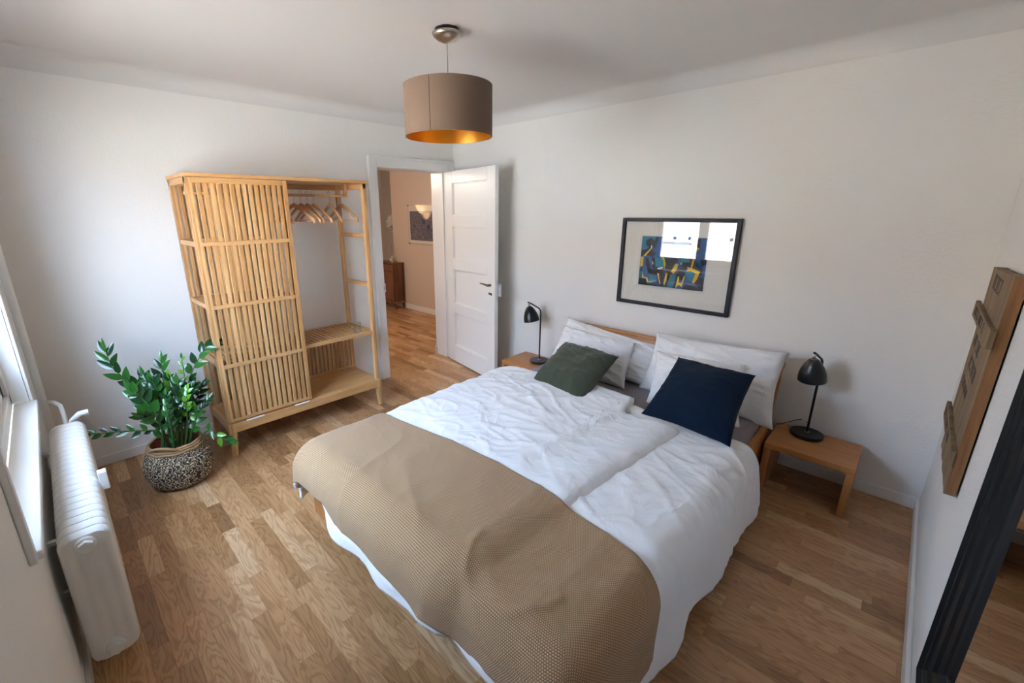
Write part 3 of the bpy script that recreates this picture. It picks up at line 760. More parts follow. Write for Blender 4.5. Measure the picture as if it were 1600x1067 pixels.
# ------------------------------------------------------------------ pillows
def pillow(name, label, cat, c, thick, m, seed=0, n=44, wr=1.0, group=None, sag=.0, bow=.075, hem=0, crease=1.0):
    """c: TL, TR, BR, BL corners"""
    TL, TR, BR, BL = [Vector(q) for q in c]
    N = (TR-BL).cross(TL-BR)
    nrm = ((TR-TL).cross(TL-BL)).normalized()*-1
    if nrm.y > 0: nrm = -nrm
    mb = MB(); idx = {}
    def P(i, j, side):
        u, v = i/n, j/n; a, b = 2*u-1, 2*v-1
        # edges bow inward between the corners
        uu = .5+.5*a*(1-bow*(1-b*b)*abs(a)); vv = .5+.5*b*(1-bow*(1-a*a)*abs(b))
        p = (TL*(1-uu)+TR*uu)*(1-vv) + (BL*(1-uu)+BR*uu)*vv
        pr = max(0, (1-abs(a)**2.6))*max(0, (1-abs(b)**2.6))
        f = pr**.55
        q = 3.0
        w = wr*(.018*fbm(u*2.5+seed*7, v*2.5, seed, 3)*f
                + crease*.013*ridge((u+.3*v)*3+seed, (v-.3*u)*8, seed+3)**2*min(1, f*2)
                + crease*.012*ridge(a*2.0+seed, math.atan2(b, a)*4, seed+5)**2*min(1, (abs(a)**2+abs(b)**2))*min(1, f*3))
        p = p + nrm*side*(thick*.5*f) + nrm*(w if side > 0 else w*.4)
        p.z -= sag*f*(1-vv)
        e = 1-min(1, pr*10)
        p = p + nrm*e*.016*noise.noise(Vector((u*5+seed, v*5, 3)))*wr + (TL-BL).normalized()*e*.008*noise.noise(Vector((u*4+seed, v*3, 8)))*wr
        return p
    for side in (1, -1):
        for j in range(n+1):
            for i in range(n+1):
                edge = i in (0, n) or j in (0, n)
                k = (i, j, 0 if edge else side)
                if k not in idx: idx[k] = len(mb.v); mb.v.append(P(i, j, side) if not edge else P(i, j, 0))
    for side in (1, -1):
        for j in range(n):
            for i in range(n):
                q = []
                for (x, y) in ((i, j), (i+1, j), (i+1, j+1), (i, j+1)):
                    edge = x in (0, n) or y in (0, n); q.append(idx[(x, y, 0 if edge else side)])
                mb.face(q if side > 0 else q[::-1])
    o = mb.build(name, m, None, smooth=True)
    tag(o, label, cat, group); return o
G = 'white bed pillows'
pillow('bed_pillow', 'white pillow lying back against the left half of the headboard', 'pillow', [(1.60, -.17, .765), (2.44, -.17, .675), (2.44, -.40, .44), (1.60, -.40, .44)], .17, COTTON2, 1, group=G)
pillow('bed_pillow', 'white pillow standing behind the green cushion', 'pillow', [(1.655, -.30, .725), (2.275, -.30, .705), (2.33, -.53, .425), (1.66, -.55, .43)], .17, COTTON2, 2, group=G)
pillow('bed_pillow', 'large white pillow standing against the right end of the headboard', 'pillow', [(2.365, -.19, .785), (3.165, -.19, .812), (3.19, -.42, .405), (2.37, -.42, .42)], .19, COTTON2, 3, group=G)
pillow('bed_pillow', 'white pillow directly behind the navy cushion', 'pillow', [(2.44, -.34, .70), (2.99, -.36, .735), (3.06, -.58, .42), (2.52, -.62, .42)], .15, COTTON2, 4, group=G)
pillow('green_cushion', 'olive green square cushion leaning on the left pillows', 'cushion', [(1.820, -.53, .668), (2.300, -.60, .682), (2.350, -1.12, .512), (1.900, -1.045, .520)], .17, GREEN, 5, wr=.8, bow=.075, crease=.6)
pillow('navy_cushion', 'dark navy blue square cushion leaning on the right pillows', 'cushion', [(2.668, -.56, .760), (3.095, -.60, .765), (3.120, -1.00, .505), (2.645, -.965, .512)], .17, NAVY, 6, wr=.7, bow=.075, crease=.5)

# ------------------------------------------------------------------ nightstands and lamps
def nightstand(x0, label):
    w_, d_, h_ = .42, .352, .298; t_ = thing('nightstand', label, 'nightstand', (x0+w_/2, -.03-d_/2, 0), group='beech bench nightstands')
    p = .036
    MB().box(-w_/2, -d_/2, h_-p, w_/2, d_/2, h_).build('tabletop', OIL_X, t_, world=False, bevel=.003)
    for s in (-1, 1):
        xa, xb = (-w_/2, -w_/2+p) if s < 0 else (w_/2-p, w_/2)
        MB().box(xa, -d_/2, 0, xb, d_/2, h_-p).build('side_panel', OIL_Z, t_, world=False, bevel=.003)
    return t_
nightstand(1.041, 'beech bench nightstand beside the open white door')
nightstand(3.156, 'beech bench nightstand in the corner beside the mirror wall')
def table_lamp(loc, ang, label, tilt, reach=.095):
    t_ = thing('table_lamp', label, 'lamp', loc, ang, group='black bedside lamps')
    MB().lathe([(0, 0), (.082, 0), (.085, .004), (.085, .018), (.081, .022), (0, .022)], (0, 0, 0), 48).build('base', BLACKM, t_, world=False, smooth=True, ang=35)
    ph = .505
    path = [(0, 0, .02), (0, 0, .42), (0, 0, ph-.045)]
    for k in range(7):
        a = PI/2*k/6*.80; path.append((.05*(1-math.cos(a)), 0, ph-.045+.05*math.sin(a)))
    ex, ez = path[-1][0], path[-1][2]
    path.append((ex+reach*.55, 0, ez+.025)); path.append((ex+reach, 0, ez+.04))
    MB().tube(path, .0065, 12).build('pole', BLACKM, t_, world=False, smooth=True)
    MB().lathe([(0, 0), (.013, 0), (.013, .006), (0, .006)], (0, 0, .022), 20).build('pole_collar', STEEL, t_, world=False)
    hx_, hz_ = ex+reach*.9, ez+.035
    rot = Matrix.Rotation(tilt, 3, 'Y')
    top = Vector((hx_, 0, hz_-.004))
    MB().tube([top, top+rot@Vector((0, 0, -.034))], .008, 12).build('shade_joint', STEEL, t_, world=False, smooth=True)
    prof = []
    for k in range(15):
        a = k/14; r = .018+.052*math.sin(a*PI/2)**.9; prof.append((r, -.030-.135*(1-(1-a)**1.0)**1.15))
    outp = prof; inp = [(r-.003, z+.001) for r, z in prof][::-1]
    full = [(0, -.028)]+outp+inp
    mis = [0]*(len(outp)) + [0] + [1]*(len(inp)-1)
    MB().lathe(full, top, 40, rot=rot, mis=mis).build('lamp_shade', [BLACKM, SILVER], t_, world=False, smooth=True, ang=60)
    MB().lathe([(0, -.07), (.014, -.07), (.022, -.10), (.024, -.12), (.016, -.14), (0, -.146)], top, 20, rot=rot).build('bulb', PLAST, t_, world=False, smooth=True)
    return t_
l1 = table_lamp((1.325, -.185, .298), math.radians(200), 'black metal lamp on the left nightstand near the door', math.radians(12), .09)
l2 = table_lamp((3.315, -.115, .298), math.radians(250), 'black metal lamp on the right nightstand by the corner', math.radians(10), .07)
def cord(name, pts, label, r=.0025, group=None):
    # smooth the path
    P = [Vector(p) for p in pts]; out = []
    for i in range(len(P)-1):
        p0, p1, p2, p3 = P[max(i-1, 0)], P[i], P[i+1], P[min(i+2, len(P)-1)]
        for k in range(8):
            t = k/8; out.append(.5*((2*p1)+(p2-p0)*t+(2*p0-5*p1+4*p2-p3)*t*t+(3*p1-p0-3*p2+p3)*t**3))
    out.append(P[-1]); return MB().tube(out, r, 8), name
m_, _ = cord('c', [(-.078, 0, .008), (-.10, .02, .006), (-.14, .05, .004), (-.19, .04, .005), (-.235, .075, .0045)], '')
m_.build('power_cord', BLACKM, l1, world=False, smooth=True)
m_, _ = cord('c', [(-.07, -.03, .008), (-.10, -.05, .035), (-.09, -.09, .045), (-.04, -.13, .02), (.0, -.15, .006), (.02, -.165, .0045)], '')
m_.build('power_cord', BLACKM, l2, world=False, smooth=True)

# ------------------------------------------------------------------ framed picture over the bed
pic = thing('framed_picture', 'dark framed print in blue and yellow above the headboard', 'picture', (2.357, -.001, .93))
px0, px1, pz0, pz1 = 1.952, 2.762, .929, 1.574; fwid = .026
mb = MB()
for q in ((px0, pz0, px0+fwid, pz1), (px1-fwid, pz0, px1, pz1), (px0+fwid, pz0, px1-fwid, pz0+fwid), (px0+fwid, pz1-fwid, px1-fwid, pz1)):
    mb.box(q[0], -.032, q[1], q[2], -.001, q[3])
mb.build('picture_frame', FRAMEB, pic, bevel=.002)
MB().box(px0+.02, -.012, pz0+.02, px1-.02, -.004, pz1-.02).build('mat_board', PAPER, pic)
MB().box(px0+fwid-.002, -.0225, pz0+fwid-.002, px1-fwid+.002, -.0205, pz1-fwid+.002).build('picture_glass', PGLASS, pic)
PC = [plain('print_'+n_, c_, .8) for n_, c_ in (('blue', (.018, .10, .30)), ('teal', (.01, .20, .30)), ('black', (.010, .012, .020)), ('yellow', (.80, .52, .02)), ('white', (.75, .75, .7)), ('green', (.03, .22, .16)), ('margin', (.70, .68, .62)))]
qx0, qx1, qz0, qz1 = 2.111, 2.580, 1.083, 1.445
ax = [(343, 252), (905, 285), (868, 732), (315, 657)]
def pmap(x, y, k):
    # photo-crop position -> place on the print (affine + a little shear)
    u = (x-343+(y-252)*.083)/562; v = (y-252-(x-343)*(.0587+.075*max(0, (y-252)/440)))/(405+ (x-343)*.0)
    u = min(max(u, 0), 1); v = min(max(v, 0), 1)
    return (qx0+(qx1-qx0)*u, -.0125-.00012*k, qz1-(qz1-qz0)*v)
mb = MB(); mb.poly([(qx0-.016, -.0123, qz0-.02), (qx1+.012, -.0123, qz0-.02), (qx1+.012, -.0123, qz1+.012), (qx0-.016, -.0123, qz1+.012)], 6)
mb.poly([(qx0, -.0124, qz0), (qx1, -.0124, qz0), (qx1, -.0124, qz1), (qx0, -.0124, qz1)], 0)
shapes = [
 (1, [(343,252),(460,255),(455,330),(400,370),(340,370)]), (1, [(465,440),(530,435),(540,510),(470,515)]), (1, [(690,440),(760,430),(755,490),(700,510),(665,480)]),
 (1, [(415,570),(480,570),(475,630),(420,630)]), (1, [(590,620),(650,590),(640,690),(580,690)]), (1, [(730,560),(800,575),(780,640),(725,620)]), (1, [(330,520),(350,520),(355,600),(325,600)]),
 (5, [(440,540),(500,545),(490,570),(440,565)]), (5, [(580,590),(620,575),(600,630),(570,640)]),
 (2, [(380,290),(420,268),(455,290),(450,330),(420,345),(385,330)]), (2, [(335,370),(400,355),(415,330),(440,380),(470,400),(440,430),(400,410),(360,420),(333,410)]),
 (2, [(380,430),(400,440),(430,530),(470,550),(500,560),(490,580),(440,575),(400,560),(375,470)]), (2, [(430,420),(460,440),(465,510),(540,520),(560,600),(530,620),(490,560),(440,530)]),
 (2, [(560,450),(650,440),(660,470),(620,500),(600,540),(560,560),(545,500)]), (2, [(610,520),(640,560),(600,580),(570,680),(545,640),(555,590)]),
 (2, [(740,420),(790,400),(800,470),(830,520),(860,540),(850,600),(800,560),(740,550),(690,510),(700,480),(760,480)]),
 (2, [(470,262),(490,270),(480,300),(450,370),(440,340)]), (2, [(750,290),(770,295),(765,340),(750,330)]), (2, [(800,300),(835,290),(830,400),(805,340)]),
 (2, [(660,520),(720,520),(720,590),(700,640),(660,600)]), (2, [(650,560),(670,620),(660,690),(620,700),(640,620)]), (2, [(830,600),(868,620),(868,732),(830,700),(800,660)]),
 (2, [(500,600),(545,620),(560,680),(520,690),(480,640)]), (2, [(317,600),(380,610),(400,650),(470,660),(520,690),(315,660)]), (2, [(720,660),(800,680),(850,730),(700,710)]),
 (2, [(560,470),(600,460),(590,600),(570,560)]), (2, [(840,460),(900,470),(890,500),(850,520)]), (2, [(340,500),(350,540),(330,545)]),
 (3, [(333,425),(360,420),(352,500),(328,505)]), (3, [(355,415),(430,345),(435,355),(375,420)]), (3, [(505,415),(540,425),(560,490),(545,530),(535,460)]),
 (3, [(350,545),(362,590),(400,600),(405,630),(450,630),(450,640),(395,640),(385,605),(350,600)]), (3, [(640,490),(668,490),(650,540),(625,580),(612,560),(580,560),(570,600),(550,670),(542,655),(560,570),(610,545)]),
 (3, [(780,455),(795,460),(775,530),(840,560),(820,620),(795,660),(780,650),(805,575),(770,555),(735,555),(740,530),(765,525)]),
 (3, [(665,600),(675,595),(672,650),(695,650),(715,590),(722,595),(698,685),(670,665),(650,695),(645,690)]), (3, [(487,560),(505,570),(500,590),(518,650),(510,660),(492,590)]), (3, [(740,395),(765,395),(760,405),(742,405)]), (3, [(800,350),(830,370),(825,385),(800,365)]), (3, [(680,380),(700,340),(705,390),(670,430)]),
 (4, [(425,330),(436,335),(432,352),(424,350)]), (4, [(435,455),(450,480),(445,495)]), (4, [(485,520),(535,512),(530,528),(490,530)]), (4, [(605,545),(625,548),(615,560)]), (4, [(738,515),(762,528),(745,540)]), (4, [(680,490),(692,478),(690,500)]), (4, [(455,628),(470,626),(465,636)]),
]
for k, (mi, pts) in enumerate(shapes):
    mb.poly([pmap(x, y, k+2) for x, y in pts], mi)
mb.build('art_print', PC, pic, recalc=False)
pic_loc = pic

# ------------------------------------------------------------------ mirror
mir = thing('wall_mirror', 'large black framed mirror on the right wall', 'mirror', (W, -2.2, .47))
MY0, MY1, MZ0, MZ1, MW = -2.72, -1.80, .47, 2.10, .12
prof = [(0, 0.0), (0, .056), (.018, .058), (.026, .050), (.040, .050), (.046, .044), (.075, .041), (.082, .034), (.104, .030), (.110, .025), (MW, .023), (MW, 0)]
mb = MB()
cor = [(MY0, MZ0, 1, 1), (MY1, MZ0, -1, 1), (MY1, MZ1, -1, -1), (MY0, MZ1, 1, -1)]
b0 = len(mb.v)
for (y, z, sy, sz) in cor:
    for a, h_ in prof: mb.v.append(Vector((W-h_, y+sy*a, z+sz*a)))
np_ = len(prof)
for i in range(4):
    for k in range(np_-1): mb.face((b0+i*np_+k, b0+i*np_+k+1, b0+((i+1) % 4)*np_+k+1, b0+((i+1) % 4)*np_+k))
mb.build('mirror_frame', BLACKP, mir)
MB().box(W-.025, MY0+MW-.004, MZ0+MW-.004, W-.002, MY1-MW+.004, MZ1-MW+.004).build('mirror_glass', MIRR, mir)

# ------------------------------------------------------------------ old crate board on the right wall
bd = thing('weathered_crate_board', 'weathered wooden crate board with faded stamped print, on the right wall', 'wall decoration', (W, -.84, .67))
mb = MB(); pts = []
random.seed(3)
def edge_line(a, b_, n, amp):
    a, b_ = Vector(a), Vector(b_); nn = Vector((-(b_-a).y, (b_-a).x)).normalized()
    return [a+(b_-a)*k/n + nn*random.uniform(-amp, amp) for k in range(n)]
ol = edge_line((-1.09, .650), (-.60, .640), 12, .006) + edge_line((-.60, .640), (-.47, 1.40), 12, .005) + edge_line((-.47, 1.40), (-1.09, 1.430), 8, .004) + edge_line((-1.09, 1.430), (-1.09, .650), 4, .001)
mb.prism([(W-.005, p.x, p.y) for p in ol], (-.031, 0, 0)); mb.build('board', OLDW, bd, bevel=.002)
MB().box(W-.034, -1.0925, .654, W-.006, -1.088, 1.426).build('sawn_edge', OLDE, bd)
for (z0, z1, ya, yb) in ((1.19, 1.255, -1.105, -.40), (.755, .820, -1.10, -.50)):
    q = MB(); ol = edge_line((ya, z0), (yb, z0-.01), 8, .004) + edge_line((yb, z0-.01), (yb, z1-.01), 3, .004) + edge_line((yb, z1-.01), (ya, z1), 8, .004) + edge_line((ya, z1), (ya, z0), 3, .002)
    q.prism([(W-.0362, p.x, p.y+(p.x+1.1)*.01) for p in ol], (-.014, 0, 0)); bt = q.build('batten', OLDW, bd, bevel=.002)
# faded stamped characters: rows of short ink strokes
INK = plain('faded_ink', (.03, .035, .035), .9)
mb = MB(); random.seed(11)
def glyph(y, z, s, x):
    kind = random.randrange(4); w_ = s*.55; t_ = s*.13
    def st_(a0, b0, a1, b1): mb.box(x-.0006, y-a1, z+b0, x, y-a0, z+b1)
    if kind == 0: st_(0, 0, t_, s); st_(w_-t_, 0, w_, s); st_(0, s*.45, w_, s*.45+t_)
    elif kind == 1: st_(0, 0, t_, s); st_(0, s-t_, w_, s); st_(0, 0, w_, t_)
    elif kind == 2: st_(w_*.4, 0, w_*.4+t_, s); st_(0, s-t_, w_, s)
    else: st_(0, 0, t_, s); st_(w_-t_, 0, w_, s); st_(0, s-t_, w_, s)
for (z, s, n0, y0_) in ((1.335, .055, 5, -.63), (1.10, .045, 7, -.60), (1.02, .05, 6, -.66), (.94, .035, 8, -.62), (.715, .05, 5, -.70)):
    for k in range(n0): 
        if random.random() < .85: glyph(y0_-k*s*.95, z, s, W-.0361)
for (z, s, n0, y0_) in ((1.205, .035, 12, -.48), (.77, .035, 10, -.56)):
    for k in range(n0):
        if random.random() < .85: glyph(y0_-k*s*1.05, z, s, W-.0503)
mb.build('stamped_print', INK, bd)

# ------------------------------------------------------------------ ceiling pendant
PX, PY = 1.78, -1.62
pd = thing('pendant_lamp', 'taupe drum pendant lamp with gold lining hanging from the ceiling', 'ceiling lamp', (PX, PY, H))
MB().lathe([(0, 0), (.058, 0), (.058, -.018), (0, -.018)], (PX, PY, H), 40).build('canopy_ring', BLACKM, pd, smooth=True, ang=40)
MB().lathe([(.066, -.016), (.072, -.020), (.066, -.032), (.045, -.048), (.018, -.058), (0, -.060)], (PX, PY, H), 48).build('canopy', STEEL, pd, smooth=True)
MB().tube([(PX, PY, H-.055), (PX+.002, PY, H-.2), (PX, PY, 2.13)], .0025, 8).build('cord', plain('clear_cord', (.35, .33, .31), .4), pd, smooth=True)
SR, SZ0, SZ1 = .222, 1.998, 2.232
sh = MB().lathe([(SR, SZ0), (SR, SZ1), (SR-.004, SZ1), (SR-.004, SZ0)], (PX, PY, 0), 96, closed=True, mis=[0, 0, 1, 0]).build('lamp_shade', [SHADE, GOLD], pd, smooth=True, ang=40)
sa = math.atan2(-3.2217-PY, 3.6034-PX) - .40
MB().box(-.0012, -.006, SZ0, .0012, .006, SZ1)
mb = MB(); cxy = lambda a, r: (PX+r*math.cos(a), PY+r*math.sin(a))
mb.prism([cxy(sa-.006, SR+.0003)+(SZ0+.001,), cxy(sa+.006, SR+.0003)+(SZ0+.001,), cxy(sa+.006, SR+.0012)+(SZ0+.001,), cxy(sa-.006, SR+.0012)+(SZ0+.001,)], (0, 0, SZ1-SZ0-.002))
mb.build('seam', plain('seam_dark', (.05, .035, .025), .8), sh)  # narrow dark brown strip down the drum
mb = MB()
for k in range(3):
    a = k*2*PI/3+.5; mb.tube([(PX, PY, 2.14), cxy(a, SR-.004)+(SZ1-.03,)], .002, 6)
mb.build('spider', STEEL, pd)
MB().lathe([(0, 2.17), (.02, 2.17), (.02, 2.13), (0, 2.13)], (PX, PY, 0), 20).build('socket', BLACKM, pd, smooth=True, ang=40)
MB().lathe([(0, 2.13), (.014, 2.13), (.026, 2.105), (.026, 2.09), (.016, 2.075), (0, 2.07)], (PX, PY, 0), 20).build('bulb', PLAST, pd, smooth=True)

# ------------------------------------------------------------------ radiator and pipe
rad = thing('radiator', 'white ribbed column radiator beneath the window', 'radiator', (1.25, -3.31, .076))
RY0, RY1, RZ0, RZ1 = -3.383, -3.240, .076, .612
RX1, RX0, NS = 1.82, .70, 22
pitch = (RX1-RX0)/NS
def section_mesh():
    mb = MB(); hy_, hz_ = (RY1-RY0)/2, (RZ1-RZ0)/2; rc = .045; ny, nz = 26, 44
    def prof_(y, z):
        # rounded-rectangle distance to edge
        qy, qz = max(abs(y)-(hy_-rc), 0), max(abs(z)-(hz_-rc), 0)
        d = rc - math.hypot(qy, qz) if (qy > 0 and qz > 0) else min(hy_-abs(y), hz_-abs(z))
        e = min(1, max(0, d)/.011); e = math.sqrt(max(0, 1-(1-e)**2))
        col = .5+.5*math.cos((y/(2*hy_)*4)*2*PI+PI)            # four columns
        inner = min(1, max(0, (hz_-.055-abs(z))/.03))
        return .003 + e*(.0120 + .0055*(1-inner) + inner*(.0055*col - .002))
    for side in (1, -1):
        b = len(mb.v)
        for j in range(nz+1):
            for i in range(ny+1):
                y = -hy_+2*hy_*i/ny; z = -hz_+2*hz_*j/nz
                # pull grid corners onto the rounded outline
                if abs(y) > hy_-rc and abs(z) > hz_-rc:
                    a_, c_ = (abs(y)-(hy_-rc))/rc, (abs(z)-(hz_-rc))/rc
                    m_ = max(a_, c_)/max(1e-9, math.hypot(a_, c_)); a_, c_ = a_*m_, c_*m_
                    yy = math.copysign(hy_-rc+rc*a_, y); zz = math.copysign(hz_-rc+rc*c_, z)
                else: yy, zz = y, z
                mb.v.append(Vector((side*prof_(yy, zz), yy, zz)))
        for j in range(nz):
            for i in range(ny):
                q = [b+j*(ny+1)+i, b+j*(ny+1)+i+1, b+(j+1)*(ny+1)+i+1, b+(j+1)*(ny+1)+i]
                mb.face(q if side > 0 else q[::-1])
        if side > 0: first = b
        else: second = b
    ring = [(i, 0) for i in range(ny)] + [(ny, j) for j in range(nz)] + [(i, nz) for i in range(ny, 0, -1)] + [(0, j) for j in range(nz, 0, -1)]
    for k in range(len(ring)):
        (i, j), (i2, j2) = ring[k], ring[(k+1) % len(ring)]
        mb.face((first+j*(ny+1)+i, second+j*(ny+1)+i, second+j2*(ny+1)+i2, first+j2*(ny+1)+i2))
    return mb
sec = section_mesh().build('section', RADI, rad, world=False, smooth=True, ang=50)
for k in range(NS):
    s_ = sec if k == 0 else sec.copy()
    if k: COL.objects.link(s_); s_.parent = rad
    s_.location = (RX1-pitch*(k+.5)-1.25, 0, (RZ0+RZ1)/2-.076)
ROTX = Matrix.Rotation(PI/2, 3, 'Y')
for z in (RZ1-.045, RZ0+.05):
    mb = MB(); mb.tube([(RX0+.01, -3.3115, z), (RX1-.01, -3.3115, z)], .022, 16); mb.build('header_tube', RADI, rad, smooth=True)
    mb = MB(); mb.lathe([(0, -.01), (.028, -.01), (.030, .002), (.025, .008), (0, .008)], (RX1-.002, -3.3115, z), 24, rot=ROTX)
    mb.lathe([(0, 0), (.023, 0), (.023, .016), (0, .017)], (RX1+.004, -3.3115, z), 6, rot=ROTX); mb.build('end_plug', RADI, rad, bevel=.002)
MB().box(1.405, -3.241, .548, 1.440, -3.212, .628).build('heat_meter', PLAST, rad, bevel=.004)
mb = MB(); mb.tube([(.705, -3.3115, .567), (.64, -3.3115, .567)], .012, 12); mb.build('valve', RADI, rad, smooth=True)
mb = MB(); mb.tube([(.66, -3.30, .567), (.66, -3.285, .60), (.66, -3.25, .625), (.66, -3.215, .625)], [.010, .010, .015, .015], 14); mb.build('thermostat_head', PLAST, rad, smooth=True, ang=50)
for x in (.85, 1.65):
    MB().box(x, -L, .30, x+.02, RY0+.03, .32).build('wall_bracket', RADI, rad)
    MB().box(x, -L, .52, x+.02, RY0+.03, .535).build('wall_bracket', RADI, rad)
pp = MB(); pp.tube([(.47, -3.376, 0), (.47, -3.376, H)], .017, 16)
pipe = pp.build('heating_pipe', TRIM, None, smooth=True); tag(pipe, 'white vertical heating pipe in the corner beside the window', 'pipe')
pp = MB(); pp.tube([(.47, -3.365, .665), (.49, -3.335, .662), (.53, -3.315, .650), (.56, -3.3115, .62), (.575, -3.3115, .59), (.60, -3.3115, .572), (.645, -3.3115, .567)], .010, 12)
pp.build('pipe_elbow', TRIM, pipe, smooth=True)

# ------------------------------------------------------------------ basket
BXc, BYc = .56, -2.865
bk = thing('woven_basket', 'round black and cream woven jute basket around the potted plant', 'basket', (BXc, BYc, 0))
prof = [(.0, .002), (.10, .002), (.135, .006), (.160, .025), (.178, .065), (.186, .11), (.184, .155), (.172, .20), (.156, .232), (.147, .250)]
def bsk(u, v):
    k = v*(len(prof)-3)+2; i = min(int(k), len(prof)-2); f = k-i
    r0, z0 = prof[i]; r1, z1 = prof[i+1]; r = r0+(r1-r0)*f; z = z0+(z1-z0)*f
    a = u*2*PI; r += .0022*math.sin(z/.0165*2*PI) + .004*noise.noise(Vector((math.cos(a)*2, math.sin(a)*2, z*8)))
    return (BXc+r*math.cos(a), BYc+r*math.sin(a), max(z, .001))
MB().grid(bsk, 160, 120, uvf=lambda u, v: (u*1.147, v*.29)).build('basket_wall', JUTE, bk, smooth=True, recalc=False, solid=.006)
MB().lathe([(0, .001), (.125, .001), (.125, .008), (0, .008)], (BXc, BYc, 0), 48).build('basket_bottom', ROPE, bk)
mb = MB()
for q, (rr, zz) in enumerate(((.147, .248), (.141, .262), (.135, .274))):
    mb.tube([(BXc+rr*math.cos(2*PI*k/64), BYc+rr*math.sin(2*PI*k/64), zz+.002*math.sin(k)) for k in range(65)], .0085, 10, cap=False)
mb.build('jute_rim', ROPE, bk, smooth=True)
for sgn in (1, -1):
    mb = MB(); pth = []
    for k in range(17):
        a = math.radians(-32+64*k/16) + (math.radians(-38) if sgn > 0 else math.radians(142)); hgt = math.sin(PI*k/16)
        pth.append((BXc+(.142+.010*hgt)*math.cos(a), BYc+(.142+.010*hgt)*math.sin(a), .270+.030*hgt))
    mb.tube(pth, .009, 10); mb.build('handle', ROPE, bk, smooth=True)

# ------------------------------------------------------------------ plant
pl = thing('potted_zz_plant', 'green glossy leaved potted plant standing in the woven basket', 'potted plant', (BXc, BYc, .01))
pl.name = 'potted_plant'; ORG['potted_plant'] = ORG.get('potted_zz_plant')
MB().lathe([(0, .012), (.095, .012), (.128, .255), (.122, .255), (.112, .20), (0, .20)], (BXc, BYc, 0), 48).build('pot', POT, pl, smooth=True, ang=40)
def soil(u, v):
    a = u*2*PI; r = .116*v; return (BXc+r*math.cos(a), BYc+r*math.sin(a), .222+.008*noise.noise(Vector((r*30*math.cos(a), r*30*math.sin(a), 1))))
MB().grid(soil, 40, 8).build('soil', SOIL, pl, smooth=True)
def leaf(mb, p, d, upv, ln, wd_, mi, droop=.15):
    d = d.normalized(); side = d.cross(upv).normalized(); nn = side.cross(d).normalized(); n = 7
    b = len(mb.v)
    for k in range(n+1):
        t = k/n; w_ = wd_*(math.sin(PI*min(1, t**.85))**.8)*(1-.15*t) if 0 < t < 1 else 0.0006
        c_ = p + d*ln*t - nn*ln*droop*t*t
        mb.v += [c_ + side*w_ + nn*w_*.35, c_, c_ - side*w_ + nn*w_*.35]
    for k in range(n):
        for q in (0, 1): mb.face((b+3*k+q, b+3*k+q+1, b+3*k+3+q+1, b+3*k+3+q), mi)
def frond(path, nl, ln, wd_, mats, start=.35, seed=0, mixes=(0,), r0=.0065, updir=None, roll=0.0, tip=True):
    rnd = random.Random(seed); P = [Vector(p) for p in path]; out = []
    for i in range(len(P)-1):
        p0, p1, p2, p3 = P[max(i-1, 0)], P[i], P[i+1], P[min(i+2, len(P)-1)]
        for k in range(8):
            t = k/8; out.append(.5*((2*p1)+(p2-p0)*t+(2*p0-5*p1+4*p2-p3)*t*t+(3*p1-p0-3*p2+p3)*t**3))
    out.append(P[-1]); n = len(out)
    rs = [r0*(1-.72*i/(n-1)) for i in range(n)]
    st_ = MB().tube(out, rs, 8).build('stem', STEM, pl, smooth=True)
    mb = MB()
    ref = updir or Vector((.75, -.55, .35))      # leaves spread across the plane facing the room
    for k in range(nl):
        f = start+(1-start)*(k+.5)/nl; i = min(int(f*(n-1)), n-2); p = out[i]
        t = (out[min(i+1, n-1)]-out[max(i-1, 0)]).normalized()
        side = t.cross(ref).normalized(); nn = side.cross(t).normalized()
        s = 1 if k % 2 else -1
        ang = math.radians(48+rnd.uniform(-10, 10)-18*f)
        d = (t*math.cos(ang) + side*s*math.sin(ang) + nn*rnd.uniform(-.35, .35)).normalized()
        l = ln*(1-.35*abs(f-.62)/.62)*rnd.uniform(.88, 1.1)
        leaf(mb, p, d, (nn*math.cos(roll*s)+side*math.sin(roll*s)+Vector((0, 0, .35))).normalized(), l, wd_*rnd.uniform(.85, 1.1), rnd.choice(mixes), rnd.uniform(.0, .25))
    if tip: leaf(mb, out[-1], (out[-1]-out[-3]), ref, ln*.8, wd_*.75, mixes[-1], .1)
    mb.build('foliage', mats, st_, smooth=True, recalc=False)
LM = [LEAF_D, LEAF_M, LEAF_L]
